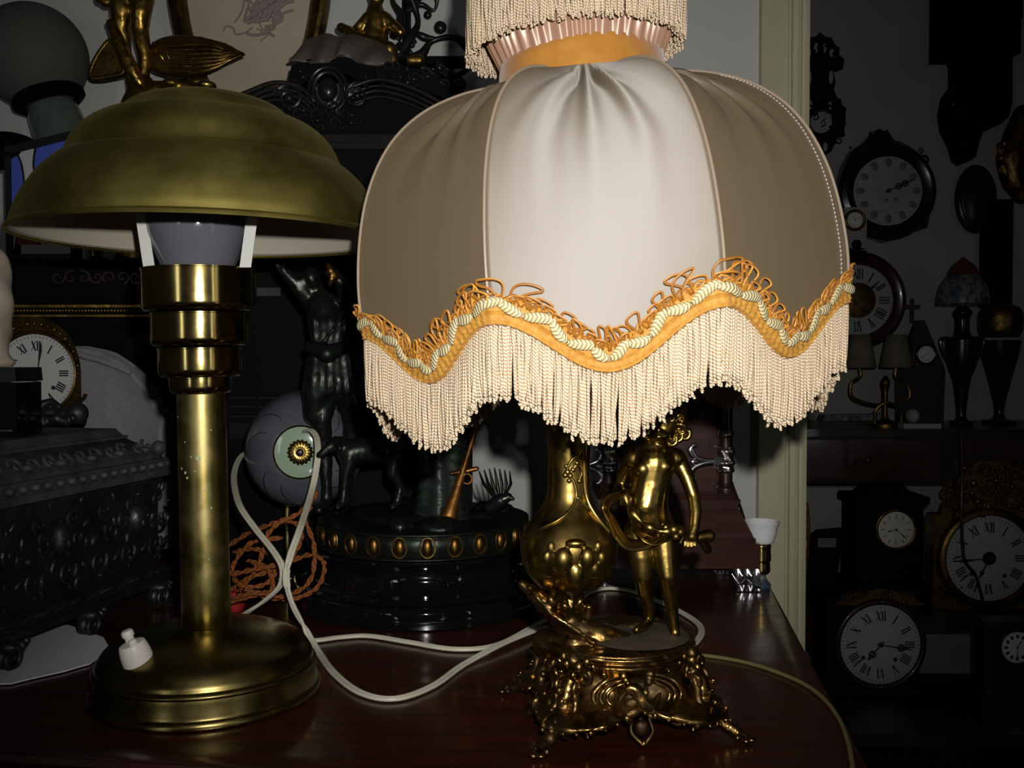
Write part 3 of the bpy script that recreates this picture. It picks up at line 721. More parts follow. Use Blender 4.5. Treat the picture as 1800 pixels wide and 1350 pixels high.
vine([(.25, .186), (.7, .176), (1.1, .166), (1.35, .152)], .0013); vine([(-1.4, .128), (-.9, .120), (-.3, .122), (.0, .130), (.4, .122), (1.0, .120), (1.4, .130)], .0012)
vine([(.62, .255), (.62, .235), (.66, .21), (.75, .185), (.9, .168), (1.1, .155)], .0026)
for a, z, r in ((-.12, .2060, .0028), (.0, .2030, .0024), (-.22, .2035, .0024), (-.05, .1990, .0022), (.12, .2080, .0022), (-.18, .2110, .002), (.42, .1985, .0022), (.3, .2135, .002)):
    g.ell(vp(a, z, .0005), (r, r * .7, r))
obj('vine', g, 'gilt_bronze', vase, smooth=180)
g = G()
for a, z, r in ((-.16, .1385, .0078), (.30, .1395, .0072)): g.ell(vp(a, z, .0005), (r, r * .8, r * 1.25))
g.ell(vp(.08, .126, .0015), (.0075, .005, .0105)); g.ell(vp(.08, .1185, .003), (.004, .004, .006)); g.ell(vp(.08, .151, .0), (.009, .005, .004))
for a, z in ((-.42, .147), (.56, .147), (-.34, .130), (.5, .130), (-.5, .139), (.64, .138)): g.ell(vp(a, z, .0), (.0040, .0030, .0055))
obj('mask', g, 'gilt_bronze', vase, remesh=.0011, smoothing=2)
g = G(); g.lathe(prof_smooth([(.010, .256), (.012, .262), (.009, .270), (.006, .285), (.0055, .330)], 4), vc, 24)
g.tube(spline([Vector(vc) + EZ * .32, Vector((vc[0] + .006, .808, .40)), TS @ Vector((0, 0, .50)), TS @ Vector((0, 0, .642))], 6), .005, 12); obj('lamp_rod', g, 'brass_column', FL)
# standing child figure with a sash
D1 = .795
g = G()
g.limb(chain([(1160, 772, .000, 15), (1154, 790, .003, 22), (1150, 814, .0, 37), (1143, 848, .0, 35), (1137, 882, -.002, 36), (1140, 912, .0, 37), (1143, 935, .002, 35)], D1))
for x, y, d, r in ((1130, 824, -.0095, 16), (1167, 820, -.0095, 16), (1135, 888, -.006, 28), (1116, 806, .004, 20), (1186, 806, .002, 20), (1146, 854, -.006, 24), (1150, 795, .002, 30)): g.ell(at(x, y, D1 + d), S(r, D1))
g.limb(chain([(1192, 808, .003, 16), (1207, 838, -.002, 14), (1219, 872, -.006, 12), (1223, 900, -.012, 11), (1221, 926, -.017, 9), (1217, 938, -.019, 9)], D1))
g.limb(chain([(1114, 806, .006, 16), (1098, 832, .014, 13), (1090, 856, .016, 11), (1096, 868, .004, 9), (1099, 874, -.004, 8)], D1))
# hands: palm, four fingers and a thumb
for k in range(4): g.limb(chain([(1208 + 6 * k, 943, -.020, 3.6), (1204 + 6.4 * k, 953, -.026, 3.4), (1203 + 6.6 * k, 961 + (1 if k in (1, 2) else -1), -.027, 3.0)], D1), 8)
g.limb(chain([(1210, 940, -.022, 4), (1200, 946, -.028, 3.6), (1196, 954, -.030, 3.2)], D1), 8); g.ell(at(1216, 943, D1 - .020), S(9, D1))
for k in range(4): g.limb(chain([(1096 + 3 * k, 872, -.006, 3.5), (1092 + 4 * k, 880, -.010, 3.2), (1090 + 4 * k, 887, -.009, 2.8)], D1), 8)
g.limb(chain([(1100, 870, -.006, 3.6), (1106, 876, -.010, 3)], D1), 8)
g.limb(chain([(1122, 940, .002, 27), (1127, 978, -.002, 23), (1131, 1015, -.004, 17), (1134, 1040, .0, 15), (1140, 1066, .006, 11), (1142, 1086, .010, 9), (1139, 1096, .008, 9), (1130, 1102, -.004, 8), (1119, 1107, -.014, 6)], D1))
g.limb(chain([(1165, 938, .0, 27), (1169, 975, -.006, 22), (1173, 1012, -.010, 17), (1178, 1042, -.006, 15), (1182, 1075, .0, 11), (1186, 1106, .002, 9), (1188, 1122, .000, 10), (1196, 1136, -.014, 8), (1205, 1146, -.024, 6)], D1))
# head bent to one side
HD = -.006; hc = at(1166, 748, D1 + HD); g.ell(hc, (S(27, D1), S(29, D1), S(33, D1)), rotY(.2)); g.ell(at(1160, 766, D1 - .016), (S(18, D1), S(14, D1), S(13, D1)))
g.limb(chain([(1159, 744, -.0205, 3), (1158, 756, -.0245, 4.4)], D1), 8)
for sx in (-1, 1): g.ell(at(1160 + 11 * sx, 745, D1 - .0185), S(4, D1)); g.ell(at(1166 + 27 * sx, 752, D1 + HD), (S(4, D1), S(6, D1), S(8, D1)))
g.ell(at(1159, 768, D1 - .0225), (S(6, D1), S(3, D1), S(2.5, D1)))
fig = obj('figurine', g, 'gilt_bronze', FL, remesh=.0010, smoothing=5, label='gilt standing child figure leaning on a club')
g = G()
for k in range(46):
    a = random.uniform(0, 2 * PI); h = random.uniform(-.35, 1); rr = S(30, D1); q = math.sqrt(max(0, 1 - h * h))
    if math.sin(a) < -.3 and h < .15: continue
    p = hc + Vector((rr * q * math.cos(a), rr * q * math.sin(a), S(33, D1) * h)); g.tube(scroll(p, S(12, D1), 1.3, random.uniform(0, 6), EX, (EZ - EY * .3).normalized(), 1, 16), [S(2 + 3 * j / 16, D1) for j in range(17)], 8)
for x, y in ((1195, 752), (1203, 764), (1190, 768), (1180, 775)): g.tube(scroll(at(x, y, D1 - .008), S(11, D1), 1.2, 1, EX, EZ, 1, 14), [S(2 + 3 * j / 14, D1) for j in range(15)], 8)
obj('curls', g, 'gilt_bronze', fig, smooth=180)
g = G()
sash = spline([at(1097, 866, D1 - .010), at(1106, 892, D1 - .018), at(1126, 916, D1 - .026), at(1152, 932, D1 - .030), at(1178, 934, D1 - .028), at(1196, 932, D1 - .020)], 6)
g.tube(sash, [S(7 + 3 * math.sin(k * .9), D1) for k in range(len(sash))], 10)
for dx, dy, r in ((0, 0, 10), (-14, -4, 8), (12, 4, 7), (-26, 4, 8), (4, 12, 7)): g.ell(at(1184 + dx, 931 + dy, D1 - .028), S(r, D1))
def cloth_strip(A, B, n=10, th=.0012):
    A = spline(A, n); B = spline(B, n); rows = []
    for a, b in zip(A, B):
        row = [a.lerp(b, j / 8) + EY * (-.0028 * math.sin(j / 8 * PI * 3)) for j in range(9)]; rows.append(row)
    for row in rows: pass
    top = rows; bot = [[p + EY * th for p in r] for r in rows]
    loop = [t_ + b_[::-1] for t_, b_ in zip(top, bot)]
    g.grid(loop, closed_u=True); o = len(g.v); m_ = len(loop[0])
    g.f.append(list(range(o - m_, o))); g.uv.append([(0, 0)] * m_); s0 = o - m_ * len(loop); g.f.append(list(range(s0, s0 + m_))[::-1]); g.uv.append([(0, 0)] * m_)
cloth_strip([at(1098, 860, D1 - .008), at(1072, 866, D1 - .004), at(1056, 886, D1), at(1064, 912, D1 - .004), at(1080, 948, D1 - .010), at(1100, 968, D1 - .016), at(1134, 966, D1 - .024), at(1160, 948, D1 - .028)],
            [at(1100, 876, D1 - .012), at(1080, 884, D1 - .008), at(1072, 896, D1 - .006), at(1082, 910, D1 - .010), at(1096, 934, D1 - .016), at(1112, 948, D1 - .022), at(1136, 944, D1 - .028), at(1156, 934, D1 - .030)])
cloth_strip([at(1110, 900, D1 - .020), at(1125, 925, D1 - .028), at(1150, 940, D1 - .030), at(1185, 936, D1 - .026)], [at(1112, 930, D1 - .018), at(1126, 950, D1 - .026), at(1150, 960, D1 - .028), at(1176, 950, D1 - .022)])
obj('sash', g, 'gilt_bronze', fig, smooth=70)
g = G(); g.limb(chain([(1212, 950, -.012, 8), (1232, 944, -.010, 10), (1246, 942, -.008, 12)], D1)); g.limb(chain([(1235, 952, .0, 8), (1244, 966, .004, 8)], D1)); obj('club', g, 'gilt_bronze', fig, remesh=.001, smoothing=2)
# ------------------------------------------------------------------ bronze group on a black turned base
BXc, BYc = -.1115, 1.22
ST = thing('bronze_statue', 'dark bronze hunter and dog group on a black turned base with an egg moulding', 'statue', (BXc, BYc, 0))
c = (BXc, BYc, 0)
g = G(); g.lathe([(.166, 0), (.1685, .002), (.1685, .0195)] + prof_smooth([(.1680, .0205), (.1650, .0245), (.1560, .0262)], 4) + [(.1555, .0268), (.1525, .0290)] + prof_smooth([(.1520, .0300), (.1430, .0360), (.1385, .0450), (.1370, .0520), (.1385, .0590), (.1405, .0630)], 6) + [(.1420, .0650), (.1430, .0670), (.1415, .0690), (.1300, .0700)], c, 128); obj('pedestal', g, 'black_lacquer', ST, smooth=30)
g = G(); g.lathe(prof_smooth([(.1280, .0695), (.1335, .0700), (.1345, .0715), (.1330, .0730)], 4) + prof_smooth([(.1290, .0745), (.1310, .0800), (.1320, .0860), (.1310, .0920), (.1290, .0960)], 4) + prof_smooth([(.1310, .0970), (.1325, .0985), (.1310, .1005), (.1250, .1015), (.05, .1040), (.0003, .1045)], 4), c, 160,
    flute=lambda r, z, a: r + (.0010 * math.cos(a * 104) * (abs(math.sin(a * 13)) > .62) if .074 < z < .0962 else 0)); band = obj('egg_band', g, 'dark_patina', ST, smooth=50)
g = G(); g2 = G()
for k in range(26):
    a = 2 * PI * k / 26; n_ = Vector((math.cos(a), math.sin(a), 0)); M = Matrix((Vector((-n_.y, n_.x, 0)), n_, EZ)).transposed()
    g.ell(Vector(c) + n_ * .1305 + EZ * .0855, (.0062, .0052, .0098), M)
    g2.ring(Vector(c) + n_ * .1318 + EZ * .0855, .0088, .0011, Matrix((Vector((-n_.y, n_.x, 0)), EZ * 1.30, n_)).transposed(), 24, 6)
obj('eggs', g, 'egg_bronze', band, label='brown gilt eggs of the moulding'); obj('egg_rims', g2, 'gilt_dark', band)
DS = 1.20
g = G()
g.limb(chain([(570, 650, .0, 26), (577, 690, .0, 21), (566, 735, -.01, 17), (570, 790, .0, 15), (574, 850, .0, 10), (575, 885, .0, 10), (560, 897, -.02, 8)], DS))
g.limb(chain([(600, 655, .02, 26), (612, 700, .02, 21), (620, 745, .02, 17), (614, 810, .03, 14), (608, 865, .03, 10), (606, 890, .03, 10), (592, 900, .01, 8)], DS))
g.limb(chain([(585, 655, .005, 34), (582, 610, .0, 33), (574, 570, -.005, 33), (567, 540, .0, 30), (560, 520, .0, 17), (553, 505, -.005, 12)], DS))
g.ell(at(548, 488, DS - .008), (S(15, DS), S(19, DS), S(20, DS)), rotY(-.25)); g.limb(chain([(536, 486, -.012, 4), (531, 493, -.016, 5)], DS)); g.limb(chain([(536, 502, -.014, 5), (532, 500, -.016, 4)], DS))
g.limb(chain([(547, 530, .0, 17), (528, 508, -.01, 14), (512, 490, -.015, 11), (500, 478, -.018, 9), (495, 474, -.018, 9)], DS))
for k in range(4): g.limb(chain([(495 - 1.5 * k, 472 - 2 * k, -.020, 3.5), (489 - 1.2 * k, 468 - 3 * k, -.022, 3), (486 - k, 470 - 4 * k, -.024, 2.6)], DS), 8)
g.limb(chain([(498, 470, -.024, 3.6), (500, 461, -.027, 3)], DS), 8)
g.limb(chain([(600, 535, .01, 16), (608, 515, -.02, 13), (600, 497, -.04, 11), (588, 484, -.045, 9)], DS))
g.limb(chain([(560, 640, -.012, 24), (556, 690, -.012, 26), (552, 730, -.008, 18)], DS)); g.limb(chain([(604, 640, .0, 26), (622, 690, .005, 26), (634, 730, .01, 16)], DS))
for k in range(6): g.limb(chain([(552 + 14 * k, 560 + 5 * (k % 2), -.028, 5), (556 + 11 * k, 610, -.030, 7), (548 + 15 * k, 690, -.026, 6)], DS), 8)
obj('hunter', g, 'dark_patina', ST, remesh=.0024, smoothing=4, disp=(.002, .012))
g = G(); g.limb(chain([(588, 484, -.050, 9), (581, 476, -.054, 8), (577, 467, -.054, 5)], DS)); g.limb(chain([(583, 490, -.054, 6), (580, 500, -.052, 4)], DS)); obj('horn', g, 'egg_bronze', ST, remesh=.0016, smoothing=2)
g = G(); g.limb(chain([(548, 610, -.034, 12), (575, 622, -.044, 16), (600, 612, -.034, 12)], DS)); g.tube([at(x, y, DS + d) for x, y, d in ((605, 545, -.03), (585, 580, -.042), (560, 612, -.04))], S(4, DS)); obj('satchel', g, 'dark_patina', ST, remesh=.002, smoothing=2)
DD = 1.145
g = G()
g.limb(chain([(700, 792, .02, 20), (668, 790, .01, 21), (636, 792, .0, 24), (616, 796, -.004, 24), (602, 786, -.008, 16), (592, 780, -.012, 14), (580, 786, -.016, 11), (566, 797, -.020, 7), (561, 800, -.020, 6)], DD))
g.limb(chain([(598, 772, -.004, 6), (606, 784, -.002, 8), (604, 800, -.006, 6)], DD)); g.limb(chain([(590, 770, -.018, 5), (598, 788, -.028, 6)], DD))
for d in (-.012, .012):
    g.limb(chain([(614, 806, d, 14), (608, 835, d * 1.1, 9), (605, 862, d, 7), (602, 886, d - .004, 7), (594, 892, d - .010, 6)], DD))
    g.limb(chain([(698, 800, .02 + d, 17), (690, 830, .016 + d, 11), (704, 856, .022 + d, 7), (698, 884, .020 + d, 7), (690, 892, .014 + d, 6)], DD))
g.limb(chain([(712, 788, .022, 7), (728, 778, .026, 5), (742, 758, .028, 3.5)], DD))
obj('dog', g, 'dark_patina', ST, remesh=.0020, smoothing=4, disp=(.0012, .008))
g = G(); sc_ = at(775, 893, 1.20)
g.lathe(prof_smooth([(.040, -.006), (.034, .006), (.030, .03), (.028, .06), (.030, .085), (.032, .10), (.020, .104), (.001, .104)], 6), (sc_.x, 1.20, .106), 48, flute=lambda r, z, a: r + .0018 * math.sin(z * 900 + 3 * math.sin(a * 2)) + .0018 * math.sin(a * 7)); obj('tree_stump', g, 'green_patina', ST, smooth=60)
g = G()
for k in range(14):
    a = random.uniform(0, 2 * PI); r = random.uniform(.05, .105); g.ell((BXc + r * math.cos(a), BYc + r * math.sin(a), .102), (random.uniform(.014, .03), random.uniform(.014, .03), random.uniform(.006, .014)))
g.ell((BXc - .02, BYc, .102), (.075, .06, .012)); obj('ground', g, 'dark_patina', ST, remesh=.003, smoothing=2, disp=(.003, .012))
g = G(); b0 = at(785, 921, 1.152); b1 = at(848, 716, 1.19); ax_ = (b1 - b0).normalized(); L_ = (b1 - b0).length
g.tube([b0 + ax_ * L_ * q for q in (.48, .7, 1.)], [S(4.5, DS), S(4, DS), S(3.6, DS)], 12)
fl_ = EY
g.tube([b0 + ax_ * L_ * q for q in (0., .03, .12, .22, .32, .40, .50)], [S(15, DS), S(16, DS), S(12.5, DS), S(9, DS), S(8, DS), S(7, DS), S(5.5, DS)], 14, flat=(fl_, .5))
g.limb([(b0 + ax_ * L_ * .45 + EX * .005 - EY * .004, .0035), (b0 + ax_ * L_ * .47 + EX * .016 - EY * .004, .0028)], 8); g.limb([(b0 + ax_ * L_ * .44 - EX * .004 - EY * .004, .0032), (b0 + ax_ * L_ * .43 - EX * .013 - EY * .004, .0022)], 8)
g.ring(b0 + ax_ * L_ * .38 + EX * .008, .006, .0012, rotX(PI / 2), 20, 6); g.ell(b0 - ax_ * .004, .0022)
obj('rifle', g, 'rifle_bronze', ST, smooth=50, label='brown bronze rifle leaning on the stump')
g = G(); DB = 1.15
g.limb(chain([(862, 892, .0, 12), (880, 880, -.004, 13), (893, 874, -.006, 8), (902, 877, -.010, 3)], DB))
for k in range(7): g.tube([at(872 + 2 * k, 880, DB), at(862 + 8 * k - 12, 850, DB + .004), at(856 + 9 * k - 14, 822 + 2 * abs(k - 3), DB + .008)], [.0014, .0022, .0008], 6)
obj('bird', g, 'dark_patina', ST, smooth=60)
# ------------------------------------------------------------------ smoky glass bowl lamp
GB = thing('glass_bowl_lamp', 'smoky cut glass bowl lamp with a jade collar and brass rosette', 'lamp', (-.31, 1.335, 0))
axn = Vector((.13, -.985, .03)).normalized(); M = toward(axn); g0 = at(528, 795, 1.215); KS = 1.215 / 1.005
def ksc(g): g.v = [tuple(g0 + (Vector(v) - g0) * KS) for v in g.v]
g = G(); g.lathe(prof_smooth([(.0270, -.001), (.0340, -.0035), (.0460, -.0120), (.0560, -.0250), (.0620, -.0400), (.0645, -.0540), (.0640, -.0580)], 6) + prof_smooth([(.0620, -.0575), (.0600, -.0400), (.0540, -.0255), (.0450, -.0140), (.0330, -.0060), (.0260, -.0035)], 6), g0, 80, M, caps=False); ksc(g); bowl = obj('bowl', g, 'smoke_glass', GB)
g = G()
for k in range(12):
    a = 2 * PI * k / 12; pts = []
    for j in range(9):
        q = j / 8; rr = lerp(.038, .0605, q); zz = -.0060 - .0245 * q ** 1.5 + .0008; b = a + .5 * q * q; pts.append(g0 + M @ Vector((rr * math.cos(b), rr * math.sin(b), zz)))
    if k % 3: g.tube(pts, [.0002 + .0003 * math.sin(PI * j / 8) for j in range(9)], 6)
ksc(g); obj('engraving', g, 'nickel', bowl)
g = G(); g.lathe(prof_smooth([(.0005, .0015), (.012, .0014), (.020, .0008), (.0268, -.0006)], 4)[::-1], g0, 64, M); ksc(g); obj('jade_disc', g, 'jade_glass', GB)
g = G(); g.ring(g0 + axn * -.0006, .0274, .0010, M, 64, 8); ksc(g); obj('gilt_ring', g, 'brass_collar', GB)
g = G(); g.lathe(prof_smooth([(.0125, .0018), (.0130, .0030), (.0110, .0052), (.0070, .0062), (.0045, .0060)], 5) , g0, 160, M, flute=lambda r, z, a: r * (1 + .06 * math.cos(18 * a) * (r > .0046))); ksc(g); ros = obj('rosette', g, 'gilt_bronze', GB)
g = G(); g.lathe(prof_smooth([(.0042, .0055), (.0040, .0085), (.0024, .0096), (.0003, .0098)], 4), g0, 20, M); ksc(g); obj('nut', g, 'ebony', ros)
g = G(); bz = g0 - axn * .060
g.tube(spline([bz + axn * .03, bz - axn * .006, Vector((bz.x - .01, 1.335, .17)), Vector((-.31, 1.335, .10)), Vector((-.31, 1.335, .010))], 6), .0045, 12); obj('stem', g, 'brass_column', GB)
g = G(); g.lathe(prof_smooth([(.040, 0), (.0405, .004), (.034, .008), (.012, .012), (.007, .018)], 4), (-.31, 1.335, 0), 40); obj('base', g, 'brass_aged', GB)
# ------------------------------------------------------------------ flexes
def twin(g, pts, sep=.0020, r=.00185, up=EZ, n=8):
    P = spline(pts, n)
    L_, R_ = [], []
    for i, p in enumerate(P):
        t_ = (P[min(i + 1, len(P) - 1)] - P[max(i - 1, 0)]).normalized(); s_ = t_.cross(up)
        s_ = s_.normalized() if s_.length > .2 else t_.cross(EY).normalized()
        if i and s_.dot(prev) < 0: s_ = -s_
        prev = s_; L_.append(p + s_ * sep); R_.append(p - s_ * sep)
    g.tube(L_, r, 8); g.tube(R_, r, 8); g.tube(P, r * .6, 6)
def zt(x, y, z=.0028): return onz(x, y, z)
g = G(); twin(g, [zt(1020, 1078), zt(965, 1100), zt(935, 1110, .006), zt(880, 1133, .006), zt(815, 1168), zt(760, 1206), zt(695, 1228), zt(635, 1218), zt(588, 1184), zt(560, 1146), at(538, 1108, 1.0), at(514, 1062, .99), at(503, 1018, .985), at(510, 978, .99), at(527, 930, 1.02), at(546, 870, 1.10), at(555, 830, 1.125), at(559, 795, 1.14), at(556, 768, 1.165), at(546, 756, 1.185), at(536, 758, 1.203)])
tag(obj('white_flex', g, 'flex_white'), 'cream twin flex hanging from the glass bowl lamp and looping over the table', 'cord')
g = G(); twin(g, [zt(1218, 1136), zt(1233, 1112), zt(1220, 1090), zt(1165, 1060), zt(1100, 1037), zt(1045, 1038), zt(985, 1075), zt(935, 1103), zt(872, 1134), zt(800, 1141), zt(720, 1129), zt(650, 1118), zt(600, 1120), zt(548, 1126), zt(500, 1120)])
tag(obj('white_flex', g, 'flex_white'), 'cream twin flex lying on the table behind the gilt figure lamp', 'cord')
g = G(); twin(g, [at(440, 790, 1.32), at(421, 806, 1.28), at(411, 838, 1.20), at(420, 885, 1.10), at(448, 928, 1.05), at(480, 968, 1.02), at(497, 1000, 1.005), at(492, 1030, 1.01), at(465, 1056, 1.02), at(435, 1076, 1.03), zt(400, 1098)])
tag(obj('white_flex', g, 'flex_white'), 'cream twin flex curling down left of the smoky glass bowl', 'cord')
g = G(); g.tube(spline([zt(1190, 1150, .002), zt(1228, 1151, .002), zt(1290, 1160, .002), zt(1345, 1174, .0022), zt(1405, 1198, .0022), zt(1442, 1223, .0022), zt(1470, 1256, .0022), zt(1488, 1296, .0022), zt(1498, 1345, .0022), zt(1500, 1400, .0022)], 8), .0020, 10)
tag(obj('olive_flex', g, 'flex_olive'), 'olive flex running along the right edge of the table', 'cord')
g = G(); random.seed(11)
paths = [[(400, 960, 1.10), (440, 935, 1.08), (480, 920, 1.06), (520, 905, 1.06), (548, 880, 1.08), (556, 865, 1.09)], [(405, 1010, 1.05), (450, 1000, 1.04), (500, 990, 1.04), (545, 975, 1.06), (570, 990, 1.07), (560, 1030, 1.06), (520, 1052, 1.05), (470, 1050, 1.05), (430, 1035, 1.05)],
    [(420, 1040, 1.06), (455, 990, 1.05), (470, 940, 1.05), (500, 915, 1.06), (530, 930, 1.07), (520, 970, 1.07), (480, 1000, 1.06), (430, 1020, 1.06), (405, 1040, 1.07)], [(410, 1050, 1.04), (450, 1042, 1.03), (500, 1048, 1.035), (545, 1020, 1.05), (552, 960, 1.06), (535, 910, 1.07), (548, 890, 1.08)],
    [(412, 970, 1.09), (450, 965, 1.07), (490, 985, 1.06), (470, 1025, 1.05), (425, 1030, 1.05), (408, 1000, 1.07), (440, 955, 1.06), (495, 945, 1.07)], [(402, 1058, 1.05), (440, 1048, 1.04), (478, 1035, 1.04), (470, 1000, 1.045), (435, 985, 1.06)]]
for p in paths:
    P = spline([at(x, y, d + .035) for x, y, d in p], 8); P = [Vector((v.x, v.y, max(v.z, .004))) for v in P]
    for q in range(2):
        g.tube([v + Vector((.0016 * math.cos(i * .9 + q * PI), 0, .0016 * math.sin(i * .9 + q * PI))) for i, v in enumerate(P)], .0017, 6, uv=True)
tag(obj('orange_flex', g, 'orange_flex', smooth=180), 'tangle of orange braided flex behind the brass column', 'cord')
g = G(); p_ = zt(404, 1062, .012); g.lathe(prof_smooth([(.010, 0), (.012, .006), (.012, .018), (.006, .026), (.0003, .027)], 4), (p_.x, p_.y + .02, 0), 24); tag(obj('red_knob', g, 'plastic_red'), 'small red plastic knob among the orange flex', 'knob')
# ------------------------------------------------------------------ mahogany bracket clock behind the figure
CK = thing('bracket_clock', 'dark mahogany bracket clock with silver strap mounts and columns behind the gilt figure', 'clock', (.19, 1.32, 0))
def cbox(g, x0, x1, y0, y1, z0, z1, ins=0., bev=.0):
    vs = [(x0, y0, z0), (x1, y0, z0), (x1, y1, z0), (x0, y1, z0), (x0 + ins, y0 + ins, z1), (x1 - ins, y0 + ins, z1), (x1 - ins, y1 - ins, z1), (x0 + ins, y1 - ins, z1)]
    g.add(vs, [[3, 2, 1, 0], [4, 5, 6, 7], [0, 1, 5, 4], [1, 2, 6, 5], [2, 3, 7, 6], [3, 0, 4, 7]])
g = G()
cbox(g, .092, .318, 1.235, 1.40, .030, .062); cbox(g, .096, .314, 1.239, 1.40, .062, .068); cbox(g, .098, .312, 1.242, 1.40, .068, .074, .002)
cbox(g, .100, .310, 1.245, 1.40, .074, .104, .014); cbox(g, .114, .296, 1.259, 1.40, .104, .110); cbox(g, .112, .298, 1.256, 1.40, .110, .116); cbox(g, .116, .294, 1.260, 1.40, .116, .124, .004)
obj('plinth', g, 'mahogany_case', CK, smooth=20)
g = G(); cbox(g, .122, .288, 1.285, 1.40, .124, .45); obj('case', g, 'mahogany_case', CK, smooth=20)
g = G(); cbox(g, .140, .270, 1.277, 1.287, .140, .435); cbox(g, .150, .260, 1.274, 1.279, .150, .425, .003); dr = obj('door', g, 'mahogany_case', CK, smooth=20)
g = G(); cbox(g, .108, .302, 1.255, 1.40, .45, .458); cbox(g, .100, .310, 1.247, 1.40, .458, .470, -.006); cbox(g, .115, .295, 1.262, 1.39, .470, .515, .035); obj('cornice', g, 'mahogany_case', CK, smooth=20)
for x in (.128, .281):
    g = G(); g.lathe(prof_smooth([(.012, .124), (.012, .130), (.009, .133), (.0105, .137), (.0088, .142), (.0085, .25), (.0078, .425), (.0095, .430), (.008, .434), (.012, .442), (.012, .450)], 4), (x, 1.268, 0), 24); cl = obj('column', g, 'dark_wood', CK)
    g = G(); g.lathe(prof_smooth([(.0090, .150), (.0115, .153), (.0100, .158), (.0118, .163), (.0098, .170), (.0112, .178), (.0092, .184)], 5), (x, 1.268, 0), 32, flute=lambda r, z, a: r * (1 + .06 * math.cos(9 * a + z * 400))); g.lathe(prof_smooth([(.009, .196), (.0108, .200), (.0092, .206)], 4), (x, 1.268, 0), 24); obj('column_ring', g, 'nickel', cl)
def mount(px, py, D, sgn, parent):
    g = G(); o = at(px, py, D)
    def q(x, z): return o + Vector((x * sgn, 0, z))
    for s_ in (1, -1):
        g.tube(spline([q(.022, .0), q(.008, .002 * s_), q(-.004, .007 * s_), q(-.010, .015 * s_), q(-.006, .0215 * s_), q(-.001, .0225 * s_)], 6), [.0040, .0039, .0038, .0037, .0036, .0035, .0035, .0034, .0034, .0033, .0033, .0032, .0034, .0036, .0040, .0044, .0046, .0046, .0046, .0044, .0042, .0040, .0036, .0034, .0032, .0030, .0028, .0026, .0022, .0014, .0008], 8, flat=(EY, .35))
    g.box(q(.030, 0) , (.022, .0032, .0085)); g.box(q(.030, .0055), (.018, .003, .0015)); g.ell(q(-.006, 0), (.005, .0018, .004))
    obj('strap_mount', g, 'silver_plate', parent, smooth=50, label='silver trefoil strap mount')
mount(1046, 820, 1.272, -1, dr); mount(1228, 812, 1.262, 1, dr)
for x, y in ((.1115, 1.262), (.300, 1.250), (.112, 1.385), (.300, 1.385)):
    g = G(); s_ = 1 if x > .2 else -1; w_ = .036
    rows = []
    for i in range(9):
        q = i / 8; z = .030 * (1 - q); flare = .004 * math.sin(q * PI) - .002 * q + (.007 * q * q if q > .5 else 0); row = []
        for j in range(13):
            u = j / 12; row.append(Vector((x + (u - .5) * w_ * (1 - .12 * q) + s_ * flare * .6, y - .012 - flare - .0022 * math.cos(u * 6 * PI) * math.sin(q * PI) , max(z, .0) if i < 8 else .001)))
        rows.append(row + [Vector((p.x, y + .014, p.z)) for p in row[::-1]])
    g.grid(rows, closed_u=True); m_ = len(rows[0]); o_ = len(g.v); g.f.append(list(range(m_))); g.uv.append([(0, 0)] * m_); g.f.append(list(range(o_ - m_, o_))); g.uv.append([(0, 0)] * m_)
    g.tube(spline([Vector((x - w_ * .5, y - .016, .024)), Vector((x - w_ * .25, y - .020, .012)), Vector((x, y - .019, .018)), Vector((x + w_ * .25, y - .020, .010)), Vector((x + w_ * .5, y - .017, .006))], 5), .0018, 8)
    obj('foot', g, 'silver_plate', CK, smooth=60, label='cast silver bracket foot')
g = G(); g.tube(spline([at(1278, 828, 1.31), at(1290, 860, 1.31), at(1304, 900, 1.32), at(1316, 942, 1.33), at(1318, 960, 1.335), zt(1316, 985, .003), zt(1300, 992, .003)], 8), .0022, 8); tag(obj('black_flex', g, 'flex_black'), 'thin black flex beside the bracket clock column', 'cord')
SK = thing('candle_socket', 'white porcelain cup on a brass lamp fitting at the table edge', 'lamp fitting', (.322, 1.262, 0)); c = (.327, 1.262, 0)
g = G(); g.lathe(prof_smooth([(.010, .058), (.0150, .0590), (.0180, .066), (.0205, .078), (.0230, .0850), (.0235, .0862), (.0225, .0866), (.0195, .0790), (.0165, .0670), (.0120, .0640), (.0003, .0640)], 5), c, 48); obj('cup', g, 'porcelain', SK)
g = G(); g.lathe(prof_smooth([(.0090, .018), (.0115, .022), (.0110, .034), (.0125, .036), (.0120, .050), (.0125, .056), (.010, .059)], 4), c, 32); obj('brass_holder', g, 'brass_aged', SK)
g = G(); g.lathe(prof_smooth([(.0120, .0), (.0125, .004), (.0095, .008), (.0060, .014), (.0080, .019)], 4), c, 32); obj('foot', g, 'pale_glass_dark', SK)
